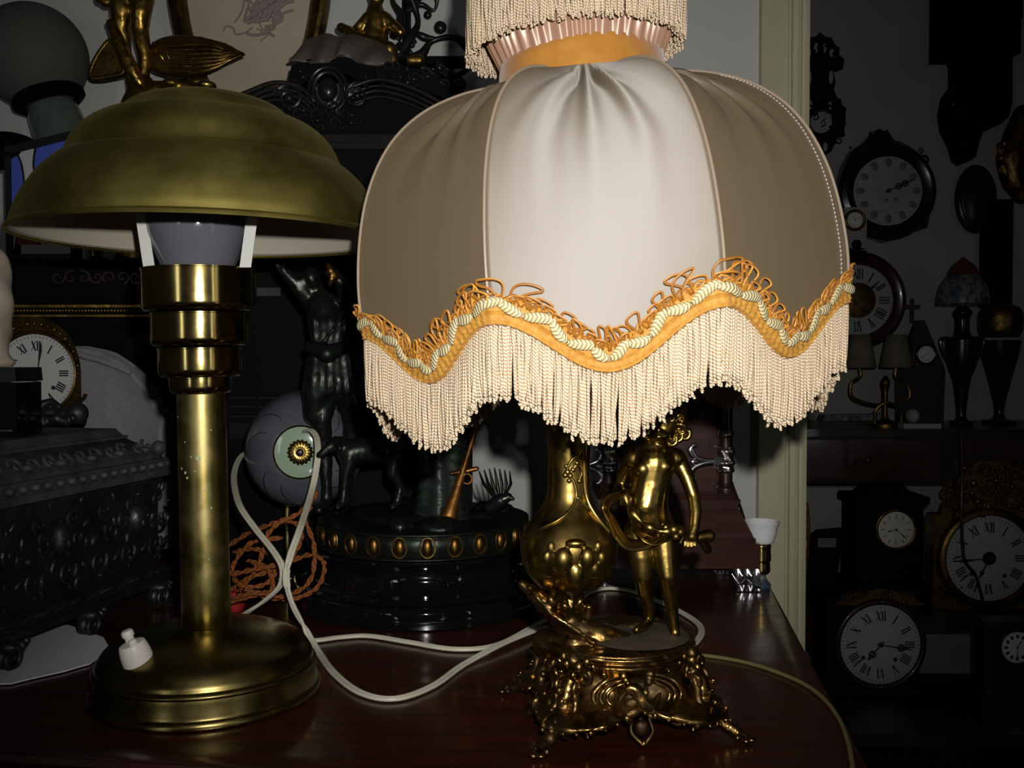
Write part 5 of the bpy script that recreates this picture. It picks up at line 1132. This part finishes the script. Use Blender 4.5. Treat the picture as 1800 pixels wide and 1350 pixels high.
# pediment: tympanum, two raked mouldings ending in scrolls, cartouche, crest
def pp(x, y, d=0.): return at(x, y, AD + d)
tym = [(330, 240), (345, 215), (400, 180), (460, 158), (520, 165), (578, 190), (630, 160), (700, 150), (760, 170), (800, 195), (832, 240)]
g = G(); g.prism([pp(x, y, .012) for x, y in tym], (0, .05, 0)); obj('tympanum', g, 'ebony_matt', EB, smooth=20)
for arc, sc_c, sg in (([(620, 152), (660, 140), (700, 146), (745, 164), (790, 190), (822, 215), (838, 236)], (628, 168), 1), ([(545, 168), (520, 150), (480, 146), (440, 160), (400, 178), (360, 202), (325, 236)], (508, 172), -1)):
    g = G()
    for off, r in ((0, 4.5), (11, 3.2), (20, 4.0), (30, 2.6)):
        A = spline([pp(x, y + off, -.004 + .0003 * off) for x, y in arc], 6); g.tube(A, S(r, AD), 8)
    obj('raked_moulding', g, 'ebony', EB, smooth=60)
    g = G(); g.tube(scroll(pp(*sc_c, -.002), S(24, AD), 1.7, .6 if sg > 0 else 2.4, EX, EZ, -sg, 40), [S(1.2 + 3.4 * k / 40, AD) for k in range(41)], 8); g.ell(pp(*sc_c, -.006), (S(7, AD), S(6, AD), S(7, AD))); obj('scroll', g, 'ebony', EB)
g = G(); g.ell(pp(576, 158, -.002), (S(17, AD), S(13, AD), S(21, AD)))
ov = lambda a, b, d: [pp(576 + a * math.cos(t_), 158 + b * math.sin(t_), d) for t_ in [2 * PI * k / 36 for k in range(36)]]
g.tube(ov(25, 31, .0), S(4, AD), 8, closed=True); g.tube(ov(33, 40, .004), S(3, AD), 8, closed=True); g.tube(scroll(pp(586, 190, -.006), S(14, AD), 1.2, 3.9, EX, EZ, 1, 24), [S(1.5 + 2.2 * k / 24, AD) for k in range(25)], 8)
obj('cartouche', g, 'ebony', EB)
g = G(); carve(g, 500, 190, 640, 226, AD, 30, (5, 12), 4); carve(g, 512, 120, 545, 140, AD - .0, 6, (5, 10), 5); carve(g, 640, 118, 810, 150, AD, 26, (5, 12), 6); obj('carved_leaves', g, 'ebony', EB)
g = G(); g.prism([pp(x, y, .008) for x, y in ((505, 150), (512, 116), (540, 104), (600, 100), (660, 106), (700, 112), (770, 132), (815, 160), (800, 178), (740, 158), (690, 142), (640, 146), (610, 130), (548, 130), (530, 150))], (0, .05, 0)); obj('crest', g, 'ebony_matt', EB, smooth=20)
# things standing on the crest
TZ = at(620, 104, AD + .03).z
g = G(); up_ = [(508, 104), (526, 84), (548, 66), (572, 58), (592, 64), (612, 60), (640, 66), (668, 74), (690, 96)]; lo_ = [(508, 105), (530, 106), (552, 109), (574, 108), (590, 98), (602, 94), (626, 106), (652, 113), (690, 108)]
rows = []
for i, (a, b) in enumerate(zip(spline([at(x, y, AD + .034) for x, y in up_], 4), spline([at(x, y, AD + .004) for x, y in lo_], 4))):
    row = [a.lerp(b, j / 10) + EY * (-.006 * math.sin(PI * j / 10) + .004 * math.sin(i * .75 + j * .35)) for j in range(11)]; rows.append(row + [p + Vector((0, .0015, -.002)) for p in row[::-1]])
g.grid(rows, closed_u=True); m_ = len(rows[0]); g.f.append(list(range(m_))); g.uv.append([(0, 0)] * m_); o_ = len(g.v); g.f.append(list(range(o_ - m_, o_))); g.uv.append([(0, 0)] * m_)
o_ = obj('brown_leaf', g, 'brown_leaf', smooth=50); tag(o_, 'brown withered leaf shaped drape lying on the cabinet crest', 'leaf')
SD = AD + .085; SGf = thing('gilt_seated_figure', 'small gilt seated figure on the cabinet crest above the brown drape', 'statuette', at(656, 108, SD))
g = G(); g.limb(chain([(655, 84, .0, 26), (660, 58, .0, 23), (662, 36, .0, 22), (660, 14, .0, 13)], SD)); g.ell(at(662, -6, SD), (S(14, SD), S(14, SD), S(17, SD))); g.limb(chain([(676, 32, -.004, 12), (692, 46, -.010, 10), (704, 56, -.012, 9)], SD)); g.limb(chain([(648, 32, -.004, 12), (636, 42, -.010, 9), (626, 52, -.012, 8)], SD)); g.limb(chain([(664, 84, -.012, 17), (684, 88, -.020, 14), (690, 104, -.016, 10)], SD)); g.limb(chain([(648, 82, -.012, 17), (628, 70, -.022, 13), (612, 54, -.018, 9), (600, 48, -.014, 8)], SD)); g.limb(chain([(655, 98, .0, 29), (680, 100, .0, 18), (635, 100, .0, 18)], SD)); g.limb(chain([(720, 106, .0, 9), (738, 106, .0, 9)], SD))
obj('figure', g, 'gilt_old', SGf, remesh=.0022, smoothing=2, disp=(.002, .010))
g = G(); g.ell(at(662, 108, SD), (S(58, SD), .02, S(9, SD))); obj('plinth', g, 'ebony_matt', SGf)
# black scrolled bracket against the wall
WB = thing('scroll_bracket', 'black openwork scroll bracket on the wall between the cabinet and the satin lamp', 'bracket', at(745, 60, 1.66)); WBD = 1.655
def wp(x, y, d=0.): return at(x, y, WBD + d)
for pts, r in (([(700, 100), (722, 66), (735, 40), (728, 10), (715, -20), (720, -50)], 9), ([(705, 108), (740, 96), (760, 72), (800, 66), (826, 90), (822, 120), (796, 134), (768, 124)], 9), ([(735, 60), (748, 66), (765, 68)], 7), ([(715, 20), (740, 8), (762, 18), (768, 0), (755, -14), (738, -8)], 5), ([(705, 112), (740, 118), (780, 140), (812, 156)], 8), ([(690, 66), (705, 30), (690, 0), (700, -40)], 8)):
    g = G(); A = spline([wp(x, y, .004 * math.sin(i)) for i, (x, y) in enumerate(pts)], 7); g.tube(A, [S(r * (.75 + .25 * math.sin(.3 * k)), WBD) for k in range(len(A))], 10); obj('scroll', g, 'ebony', WB)
g = G()
for x, y, r in ((774, 48, 11), (772, 118, 9), (792, 138, 10), (808, 148, 12), (752, 26, 7), (736, -6, 8), (700, 90, 12), (824, 76, 10)): g = G(); g.ell(wp(x, y), (S(r, WBD), S(r * .8, WBD), S(r, WBD))); obj('knob', g, 'ebony', WB)
g = G()
carve(g, 690, 70, 740, 128, WBD, 14, (5, 11), 8); obj('carving', g, 'ebony', WB)
g = G(); g.box(wp(715, 30, .03), (.012, .035, .16)); g.box(wp(770, 110, .03), (.09, .035, .012)); obj('wall_plate', g, 'ebony_matt', WB)
# ------------------------------------------------------------------ the clock room through the doorway
WD_ = YB
def wallbox(g, x0, y0, x1, y1, D, d1): a, b = at(x0, y1, D), at(x1, y0, D); cbox(g, a.x, b.x, D, d1, a.z, b.z)
# sideboard with a top, deep apron and legs
SBZ = at(0, 754, 2.92).z
SBt = thing('sideboard', 'dark sideboard table along the far wall of the clock room', 'sideboard', (1.55, 3.1, FLZ))
g = G(); cbox(g, .80, 2.35, 2.90, WD_ - .005, SBZ - .022, SBZ, .003); obj('top', g, 'dark_wood', SBt, smooth=20)
g = G(); cbox(g, .83, 2.32, 2.94, WD_ - .02, SBZ - .17, SBZ - .023); obj('apron', g, 'dark_wood', SBt, smooth=20)
for k in range(3): g = G(); cbox(g, .86 + .49 * k, 1.30 + .49 * k, 2.932, 2.942, SBZ - .16, SBZ - .035, .004); d_ = obj('drawer', g, 'mahogany_case', SBt, smooth=20); g = G(); g.ell((1.08 + .49 * k, 2.925, SBZ - .095), .010); obj('knob', g, 'gilt_dark', d_)
for x, y in ((.86, 2.97), (2.28, 2.97), (.86, 3.29), (2.28, 3.29)): g = G(); g.lathe(prof_smooth([(.022, FLZ), (.03, FLZ + .08), (.02, FLZ + .2), (.035, FLZ + .55), (.03, SBZ - .17)], 5), (x, y, 0), 20); obj('leg', g, 'dark_wood', SBt)
# stepped stand for the standing clocks
Z1 = at(0, 1072, 2.49).z; Z2 = at(0, 1222, 2.30).z
SS = thing('display_stand', 'dark stepped display stand carrying the clocks in the next room', 'stand', (1.25, 2.5, FLZ))
g = G(); cbox(g, .72, 2.0, 2.42, 2.86, Z1 - .03, Z1); obj('shelf', g, 'dark_wood', SS, smooth=20)
g = G(); cbox(g, .62, 2.0, 2.06, 2.41, Z2 - .03, Z2); obj('shelf', g, 'dark_wood', SS, smooth=20)
for x in (.75, 1.97):
    for y in (2.45, 2.83): g = G(); cbox(g, x - .02, x + .02, y - .02, y + .02, FLZ, Z1 - .03); obj('leg', g, 'dark_wood', SS, smooth=20)
    for y in (2.10, 2.38): g = G(); cbox(g, x - .10 - .02, x - .10 + .02, y - .02, y + .02, FLZ, Z2 - .03); obj('leg', g, 'dark_wood', SS, smooth=20)
# carved banjo barometer beside the door casing
D = WD_ - .03
B = thing('carved_barometer', 'black carved wall barometer with a small round dial, next to the door casing', 'barometer', at(1443, 160, WD_ - .01))
def bp_(x, y): return at(x, y, D)
g = G()
half = [(0, 56), (8, 64), (20, 66), (26, 80), (34, 84), (33, 96), (42, 104), (40, 120), (30, 124), (26, 118), (24, 128), (27, 146), (24, 158), (30, 172), (36, 174), (38, 184), (46, 190), (44, 204), (45, 216), (42, 228), (44, 238), (30, 242), (28, 252), (24, 254), (20, 266), (10, 272), (0, 273)]
g.prism([bp_(1442 + x, y) for x, y in half] + [bp_(1442 - x, y) for x, y in half[::-1][1:-1]], (0, .022, 0)); cs_ = obj('case', g, 'ebony_matt', B, smooth=20)
g = G()
for sx in (-1, 1):
    for x, y, a, b in ((7, 84, 4, 9), (20, 92, 4, 8), (19, 136, 4, 12), (17, 184, 3, 9), (9, 258, 4, 8)): g.ell(at(1442 + sx * x, y, D - .001), (S(a, D), .0015, S(b, D)), None, 16, 8)
obj('wall_showing_through', g, 'far_wall_paint', cs_)
g = G(); carve(g, 1412, 76, 1472, 120, D - .004, 16, (4, 8), 21); carve(g, 1412, 180, 1480, 250, D - .004, 20, (4, 9), 22); wallbox(g, 1432, 118, 1452, 178, D - .008, D); obj('carving', g, 'ebony_matt', B)
face(B, at(1443, 215, D - .004), S(19, D), mat='enamel_dim', ink='numeral_pale', style='ticks', h=1.5, m=9, bezel='ebony', bez_r=.12)
# long regulator case, top right
D = WD_ - .14
R_ = thing('regulator_clock', 'black long case wall regulator hanging at the top right', 'clock', at(1720, 60, D))
g = G(); wallbox(g, 1664, -160, 1798, 92, D, WD_ - .004); obj('case', g, 'ebony_matt', R_, smooth=20)
g = G(); g.lathe(prof_smooth([(.012, 0), (.010, -.012), (.014, -.020), (.006, -.040), (.0005, -.05)][::-1], 4), at(1669, 96, D + .03), 16); obj('drop_finial', g, 'ebony_matt', R_)
g = G(); pr = [(1690, 92), (1690, 140), (1676, 160), (1670, 190), (1674, 220), (1688, 248), (1696, 274), (1706, 282), (1716, 274), (1722, 250), (1730, 226), (1758, 218), (1774, 204), (1780, 180), (1780, 60), (1798, 30), (1798, 0), (1690, 0)]; g.prism([at(x, y, D + .02) for x, y in pr], (0, .10, 0)); obj('trunk', g, 'ebony_matt', R_, smooth=20)
g = G(); g.ell(at(1676, 184, D + .015), .004); obj('brass_pin', g, 'gilt_old', R_)
# ox-eye clock
D = WD_ - .07
O = thing('oxeye_clock', 'round black wall clock with a carved crest and a large white dial', 'clock', at(1560, 335, WD_ - .01)); oc = at(1560, 336, D)
g = G(); g.lathe([(S(60, D), .004), (S(64, D), .012), (S(74, D), .020), (S(82, D), .014), (S(86, D), .0), (S(84, D), -.05)], oc, 80, toward((0, -1, 0)), caps=False); g.prism([at(x, y, D + .01) for x, y in ((1485, 290), (1500, 262), (1520, 250), (1530, 238), (1548, 228), (1562, 232), (1572, 246), (1590, 252), (1612, 270), (1632, 296), (1644, 340), (1630, 400), (1560, 425), (1490, 400), (1472, 340))], (0, .055, 0)); obj('case', g, 'ebony', O, smooth=30)
g = G(); carve(g, 1530, 232, 1575, 250, D + .004, 9, (5, 10), 31); carve(g, 1492, 254, 1530, 280, D + .004, 9, (4, 9), 32); carve(g, 1580, 256, 1626, 285, D + .004, 10, (4, 9), 33); obj('carving', g, 'ebony', O)
face(O, oc - EY * .004, S(61, D), style='blots', ink='numeral_pale', h=2.2, m=11, bezel=None, nr=.80, holes=((.22, -.24), (-.05, -.26)), hands='moon')
# wall box with a little carriage dial in front of it
D2 = WD_ - .16
Cc = thing('carriage_clock', 'small pale wall box with a little round dial, left of the ox-eye clock', 'clock', at(1505, 400, WD_ - .05))
g = G(); wallbox(g, 1484, 364, 1524, 436, D2, WD_ - .098); obj('case', g, 'far_wall_paint', Cc, smooth=20)
face(Cc, at(1503, 387, D2 - .004), S(14, D2), mat='enamel', style='ticks', h=11, m=10, bezel='gilt_dark', bez_r=.2)
g = G(); g.ell(at(1506, 430, D2 - .002), (S(9, D2), .01, S(9, D2))); wallbox(g, 1486, 440, 1524, 452, D2 + .01, WD_ - .098); obj('shelf_ornament', g, 'ebony_matt', Cc)
# second round clock
D = WD_ - .05
R2 = thing('brass_centre_wall_clock', 'round wall clock with a brown frame and a dark brass centre', 'clock', at(1508, 528, WD_ - .01)); rc = at(1507, 528, D)
g = G(); g.lathe([(S(62, D), .004), (S(66, D), .014), (S(76, D), .020), (S(84, D), .010), (S(86, D), .0), (S(85, D), -.045)], rc, 80, toward((0, -1, 0)), caps=False); obj('frame', g, 'mahogany_case', R2)
dd, r__, u__, n__ = face(R2, rc - EY * .002, S(64, D), style='spokes', h=2, m=8, nr=.72, ns=.30)
g = G(); g.lathe([(S(31, D), 0), (S(31, D), .004), (S(24, D), .007), (.0003, .009)], rc - EY * .004, 48, toward((0, -1, 0))); obj('brass_centre', g, 'gilt_dark', R2)
# oval plaque
D = WD_ - .03
g = G(); o_ = at(1715, 350, D); g.ell(o_, (S(37, D), .025, S(60, D)), None, 40, 20); g.tube([o_ + Vector((S(30, D) * math.cos(t_), -.018, S(50, D) * math.sin(t_))) for t_ in [2 * PI * k / 40 for k in range(40)]], .003, 6, closed=True); tag(obj('oval_plaque', g, 'ebony'), 'black oval wall plaque to the right of the ox-eye clock', 'plaque')
# stained glass urn lamp
D = 3.08
T = thing('stained_glass_lamp', 'urn table lamp with a red topped stained glass shade on the sideboard', 'lamp', (at(1692, 700, D).x, D, SBZ)); tc = at(1692, 540, D); tc.z = 0
zz = lambda y: at(1692, y, D).z
g = G(); k_ = lambda n: S(n, D)
g.lathe(prof_smooth([(k_(18), SBZ + .0005), (k_(20), SBZ + .012), (k_(8), SBZ + .03), (k_(14), zz(672)), (k_(24), zz(640)), (k_(27), zz(606)), (k_(26), zz(594)), (k_(14), zz(588)), (k_(12), zz(562)), (k_(16), zz(550)), (k_(9), zz(540))], 6), tc, 40); obj('urn', g, 'ebony', T)
for s_ in (-1, 1): g = G(); g.tube(spline([tc + Vector((s_ * k_(20), 0, zz(640))), tc + Vector((s_ * k_(32), 0, zz(622))), tc + Vector((s_ * k_(38), 0, zz(598))), tc + Vector((s_ * k_(24), 0, zz(594)))], 6), .006, 8); obj('handle', g, 'ebony', T)
g = G(); g.lathe(prof_smooth([(k_(44), zz(536)), (k_(43), zz(520)), (k_(38), zz(500)), (k_(27), zz(484))], 5), tc, 40, caps=False); shd = obj('shade', g, 'pale_glass_dark', T); md = shd.modifiers.new('t', 'SOLIDIFY'); md.thickness = .003
g = G(); g.lathe(prof_smooth([(k_(27), zz(484)), (k_(20), zz(468)), (k_(8), zz(458)), (k_(2), zz(452))], 5), tc, 40); obj('shade_crown', g, 'red_glass_dark', shd)
g = G(); g.lathe([(.006, zz(536)), (.006, zz(505)), (.0005, zz(504))], tc, 12); obj('stem', g, 'gilt_old', T)
# tall narrow case with a brass drum and an urn further right
D = 3.16
g = G(); wallbox(g, 1744, 350, 1782, 540, WD_ - .10, WD_ - .004); tag(obj('narrow_wall_case', g, 'ebony_matt', smooth=20), 'narrow black wall case above the brass drum lamp', 'case')
U2 = thing('brass_drum_lamp', 'dark urn lamp with a brass drum at the right end of the sideboard', 'lamp', (at(1758, 700, D).x, D, SBZ)); uc = at(1758, 600, D); uc.z = 0; zz = lambda y: at(1758, y, D).z
g = G(); g.lathe(prof_smooth([(k_(26), SBZ + .0005), (k_(28), SBZ + .01), (k_(8), SBZ + .03), (k_(18), zz(672)), (k_(30), zz(625)), (k_(34), zz(598))], 5), uc, 40); obj('urn', g, 'ebony', U2)
g = G(); g.lathe(prof_smooth([(k_(30), zz(592)), (k_(36), zz(580)), (k_(36), zz(552)), (k_(28), zz(540)), (k_(10), zz(534))], 4), uc, 40); obj('drum', g, 'gilt_dark', U2)
# church shaped clock
D = 3.11
Kc = thing('church_clock', 'small dark church shaped clock with a cross on top', 'clock', (at(1626, 740, D).x, D + .04, SBZ))
g = G(); a_ = at(1592, 640, D); b_ = at(1660, 640, D)
g.prism([Vector((a_.x, D, SBZ + .0005)), Vector((b_.x, D, SBZ + .0005)), at(1662, 650, D), at(1625, 562, D), at(1590, 650, D)], (0, .08, 0)); obj('case', g, 'dark_wood', Kc, smooth=20)
g = G(); cbox(g, at(1616, 0, D).x, at(1620, 0, D).x, D + .03, D + .045, at(0, 566, D).z, at(0, 524, D).z); cbox(g, at(1606, 0, D).x, at(1631, 0, D).x, D + .031, D + .044, at(0, 541, D).z, at(0, 535, D).z); obj('cross', g, 'dark_wood', Kc, smooth=20)
face(Kc, at(1628, 623, D - .004), S(15, D), mat='enamel', style='ticks', h=2, m=40, bezel='ebony', bez_r=.15)
g = G(); g.ell(at(1612, 640, D - .006), .006); obj('gilt_knob', g, 'gilt_old', Kc)
# two-arm candle lamp with cloth shades
D = 3.0; CL = thing('two_arm_candle_lamp', 'two arm brass candle lamp with pale cloth shades on the sideboard', 'lamp', (at(1556, 750, D).x, D, SBZ)); c0 = at(1556, 700, D); zz = lambda y: at(1556, y, D).z
g = G(); g.lathe(prof_smooth([(k_(24), SBZ + .0005 - c0.z), (k_(22), SBZ + .015 - c0.z), (k_(6), SBZ + .03 - c0.z), (k_(5), zz(690) - c0.z), (k_(8), zz(672) - c0.z), (k_(2), zz(660) - c0.z)], 5), c0, 28)
obj('base', g, 'gilt_dark', CL)
for x, sx in ((1512, -1), (1575, 1)):
    g = G(); g.tube(spline([at(1556, 705, D), at(1540 if sx < 0 else 1572, 712, D), at(1500 if sx < 0 else 1598, 700, D), at(1496 if sx < 0 else 1594, 675, D), at(x, 662, D), at(x, 648, D)], 6), .0055, 8); ar = obj('arm', g, 'gilt_dark', CL)
    g = G(); cx = at(x, 615, D); cx.z = 0; g.lathe([(k_(27), at(x, 646, D).z), (k_(17), at(x, 588, D).z)], cx, 32, caps=False, flute=lambda r, z, a: r * (1 + .02 * math.cos(16 * a))); s2 = obj('cloth_shade', g, 'lampshade_cloth', ar); md = s2.modifiers.new('t', 'SOLIDIFY'); md.thickness = .003
g = G(); g.tube(spline([at(1538, 745, 2.97), at(1540, 720, 2.965), at(1560, 708, 2.96), at(1582, 720, 2.965), at(1585, 745, 2.97)], 6), .005, 8); tag(obj('wire_loop', g, 'gilt_dark'), 'brass wire hoop standing on the sideboard under the candle lamp', 'hoop')
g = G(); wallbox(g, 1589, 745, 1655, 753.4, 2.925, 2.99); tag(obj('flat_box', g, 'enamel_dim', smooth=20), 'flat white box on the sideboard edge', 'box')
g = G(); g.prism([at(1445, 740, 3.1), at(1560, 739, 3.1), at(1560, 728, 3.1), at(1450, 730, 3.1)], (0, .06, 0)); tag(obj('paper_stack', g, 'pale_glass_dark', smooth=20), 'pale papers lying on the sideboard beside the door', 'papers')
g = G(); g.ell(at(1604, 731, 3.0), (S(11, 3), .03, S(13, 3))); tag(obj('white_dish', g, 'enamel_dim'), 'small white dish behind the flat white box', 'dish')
# gilt bracket at the right edge
D = WD_ - .06
GS = thing('gilt_wall_ornament', 'old gilt carved wall ornament at the right edge of the photo', 'ornament', at(1790, 290, WD_ - .02))
g = G(); g.limb(chain([(1798, 200, .0, 16), (1786, 240, .0, 22), (1776, 280, .0, 24), (1782, 320, .0, 20), (1796, 345, .0, 14)], D)); carve(g, 1758, 240, 1800, 340, D - .02, 26, (5, 12), 41); obj('body', g, 'gilt_dark', GS, remesh=.005, smoothing=1, disp=(.004, .02))
# pale sheet standing under the sideboard
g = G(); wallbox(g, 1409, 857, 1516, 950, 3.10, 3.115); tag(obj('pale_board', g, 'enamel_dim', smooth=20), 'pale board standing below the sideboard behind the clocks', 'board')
# ------------------------------------------------------------------ standing clocks
D = 2.66
MC = thing('mantel_clock', 'small black mantel clock with a cream dial on the stand', 'clock', (at(1576, 1000, D).x, D + .06, Z1))
xa, xb = at(1518, 0, D).x, at(1634, 0, D).x; zt_ = at(0, 886, D).z
g = G(); cbox(g, xa - .02, xb + .02, D - .02, D + .14, Z1 + .0005, Z1 + .03); cbox(g, xa, xb, D, D + .13, Z1 + .03, zt_); cbox(g, xa - .012, xb + .012, D - .012, D + .135, zt_, zt_ + .02); cbox(g, xa + .02, xb - .02, D + .01, D + .12, zt_ + .02, zt_ + .045, .02); obj('case', g, 'ebony_matt', MC, smooth=20)
face(MC, at(1575, 931, D - .006), S(32, D), mat='enamel_clean', style='ticks', ink='numeral_pale', h=8.6, m=22, bezel='gilt_dark', bez_r=.10)
D = 2.50
BG = thing('gilt_comtoise_clock', 'large gilt pressed brass comtoise clock with a white dial at the right', 'clock', (at(1735, 1000, D).x, D + .07, Z1)); bc = at(1735, 980, D)
zt_ = at(0, 905, D).z
g = G(); cbox(g, at(1652, 0, D).x, at(1830, 0, D).x, D, D + .05, Z1 + .0005, zt_); obj('case', g, 'gilt_dark', BG, smooth=20)
g = G(); g.prism([at(x, y, D - .004) for x, y in ((1652, 912), (1660, 880), (1676, 862), (1690, 832), (1720, 812), (1760, 808), (1800, 830), (1830, 870), (1830, 912))], (0, .012, 0)); carve(g, 1664, 815, 1815, 900, D - .008, 70, (5, 13), 51); carve(g, 1655, 1030, 1690, 1062, D - .006, 12, (4, 9), 52); carve(g, 1780, 1030, 1815, 1062, D - .006, 12, (4, 9), 53); obj('pressed_metal', g, 'gilt_dark', BG, disp=(.003, .012))
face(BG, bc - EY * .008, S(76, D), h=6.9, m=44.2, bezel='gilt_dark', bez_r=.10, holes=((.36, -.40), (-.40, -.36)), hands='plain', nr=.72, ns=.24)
g = G(); g.lathe([(S(12, D), 0), (S(11, D), .003), (.0003, .004)], bc - EY * .0125, 24, toward((0, -1, 0))); obj('centre_boss', g, 'ebony_matt', BG)
g = G(); g.tube(spline([at(1690, 760, D - .04), at(1691, 840, D - .03), at(1690, 900, D - .03), at(1692, 960, D - .028), at(1697, 988, D - .028), at(1714, 1010, D - .028), at(1722, 1035, D - .03), at(1726, 1050, D - .03), at(1728, 1064, D - .03)], 8), .0045, 8); tag(obj('black_flex', g, 'flex_black'), 'black flex hanging across the dial of the large gilt clock', 'cord')
D = 2.30
CM = thing('comtoise_clock', 'dark comtoise clock with a large white dial and pierced hands, lowest in the next room', 'clock', (at(1545, 1222, D).x, D + .05, Z2)); mc = at(1545, 1131, D)
g = G(); cbox(g, at(1462, 0, D).x, at(1630, 0, D).x, D + .0, D + .10, Z2 + .0005, at(0, 1052, D).z); obj('case', g, 'ebony_matt', CM, smooth=20)
g = G(); g.prism([at(x, y, D - .004) for x, y in ((1466, 1064), (1490, 1046), (1545, 1036), (1600, 1046), (1626, 1064))], (0, .02, 0)); carve(g, 1480, 1042, 1610, 1058, D - .006, 20, (4, 8), 61); obj('crest', g, 'gilt_dark', CM)
face(CM, mc - EY * .008, S(71, D), h=7.35, m=16.4, bezel='dark_wood', bez_r=.08, holes=((.37, -.37), (-.43, -.33)), hands='moon', nr=.72, ns=.25)
EC = thing('flower_dial_clock', 'dark clock with a small blue flowered white dial at the right edge', 'clock', (at(1790, 1222, D).x, D + .05, Z2))
g = G(); cbox(g, at(1745, 0, D).x, at(1850, 0, D).x, D, D + .05, Z2 + .0005, at(0, 1092, D).z); obj('case', g, 'dark_wood', EC, smooth=20)
face(EC, at(1788, 1138, D - .008), S(28, D), mat='enamel', style='blots', h=1, m=30, bezel='dark_wood', nr=.70)
D = 2.62
EG = thing('edge_clock', 'gilt framed clock half hidden behind the door casing', 'clock', (at(1398, 1000, D).x, D + .05, Z1))
g = G(); g.prism([Vector((at(1372, 0, D).x, D, Z1 + .0005)), Vector((at(1424, 0, D).x, D, Z1 + .0005))] + [at(x, y, D) for x, y in ((1425, 930), (1423, 900), (1421, 884), (1398, 876), (1375, 884))], (0, .08, 0)); obj('case', g, 'gilt_dark', EG, smooth=20)
face(EG, at(1396, 955, D - .006), S(22, D), mat='enamel', style='roman', h=9, m=5, bezel='gilt_dark')
g = G(); g.lathe(prof_smooth([(.02, Z2 + .001), (.03, Z2 + .03), (.034, Z2 + .07), (.026, Z2 + .11), (.012, Z2 + .13), (.0005, Z2 + .132)], 5), (at(1404, 1100, 2.25).x, 2.25, 0), 32); tag(obj('glass_jar', g, 'smoke_glass'), 'dark glass jar half hidden behind the door casing below the table edge', 'jar')
DT = thing('desk_frame', 'small dark frame leaning in front of the pale board', 'frame', (at(1450, 975, 2.75).x, 2.75, Z1))
g = G(); g.prism([Vector((at(1425, 0, 2.75).x, 2.75, Z1 + .0005)), Vector((at(1480, 0, 2.75).x, 2.75, Z1 + .0005)), at(1482, 930, 2.75), at(1440, 934, 2.75), at(1425, 945, 2.75)], (0, .03, 0)); obj('frame', g, 'ebony_matt', DT, smooth=20)
g = G(); wallbox(g, 1438, 946, 1470, 962, 2.745, 2.751); obj('picture', g, 'numeral_pale', DT, smooth=20)
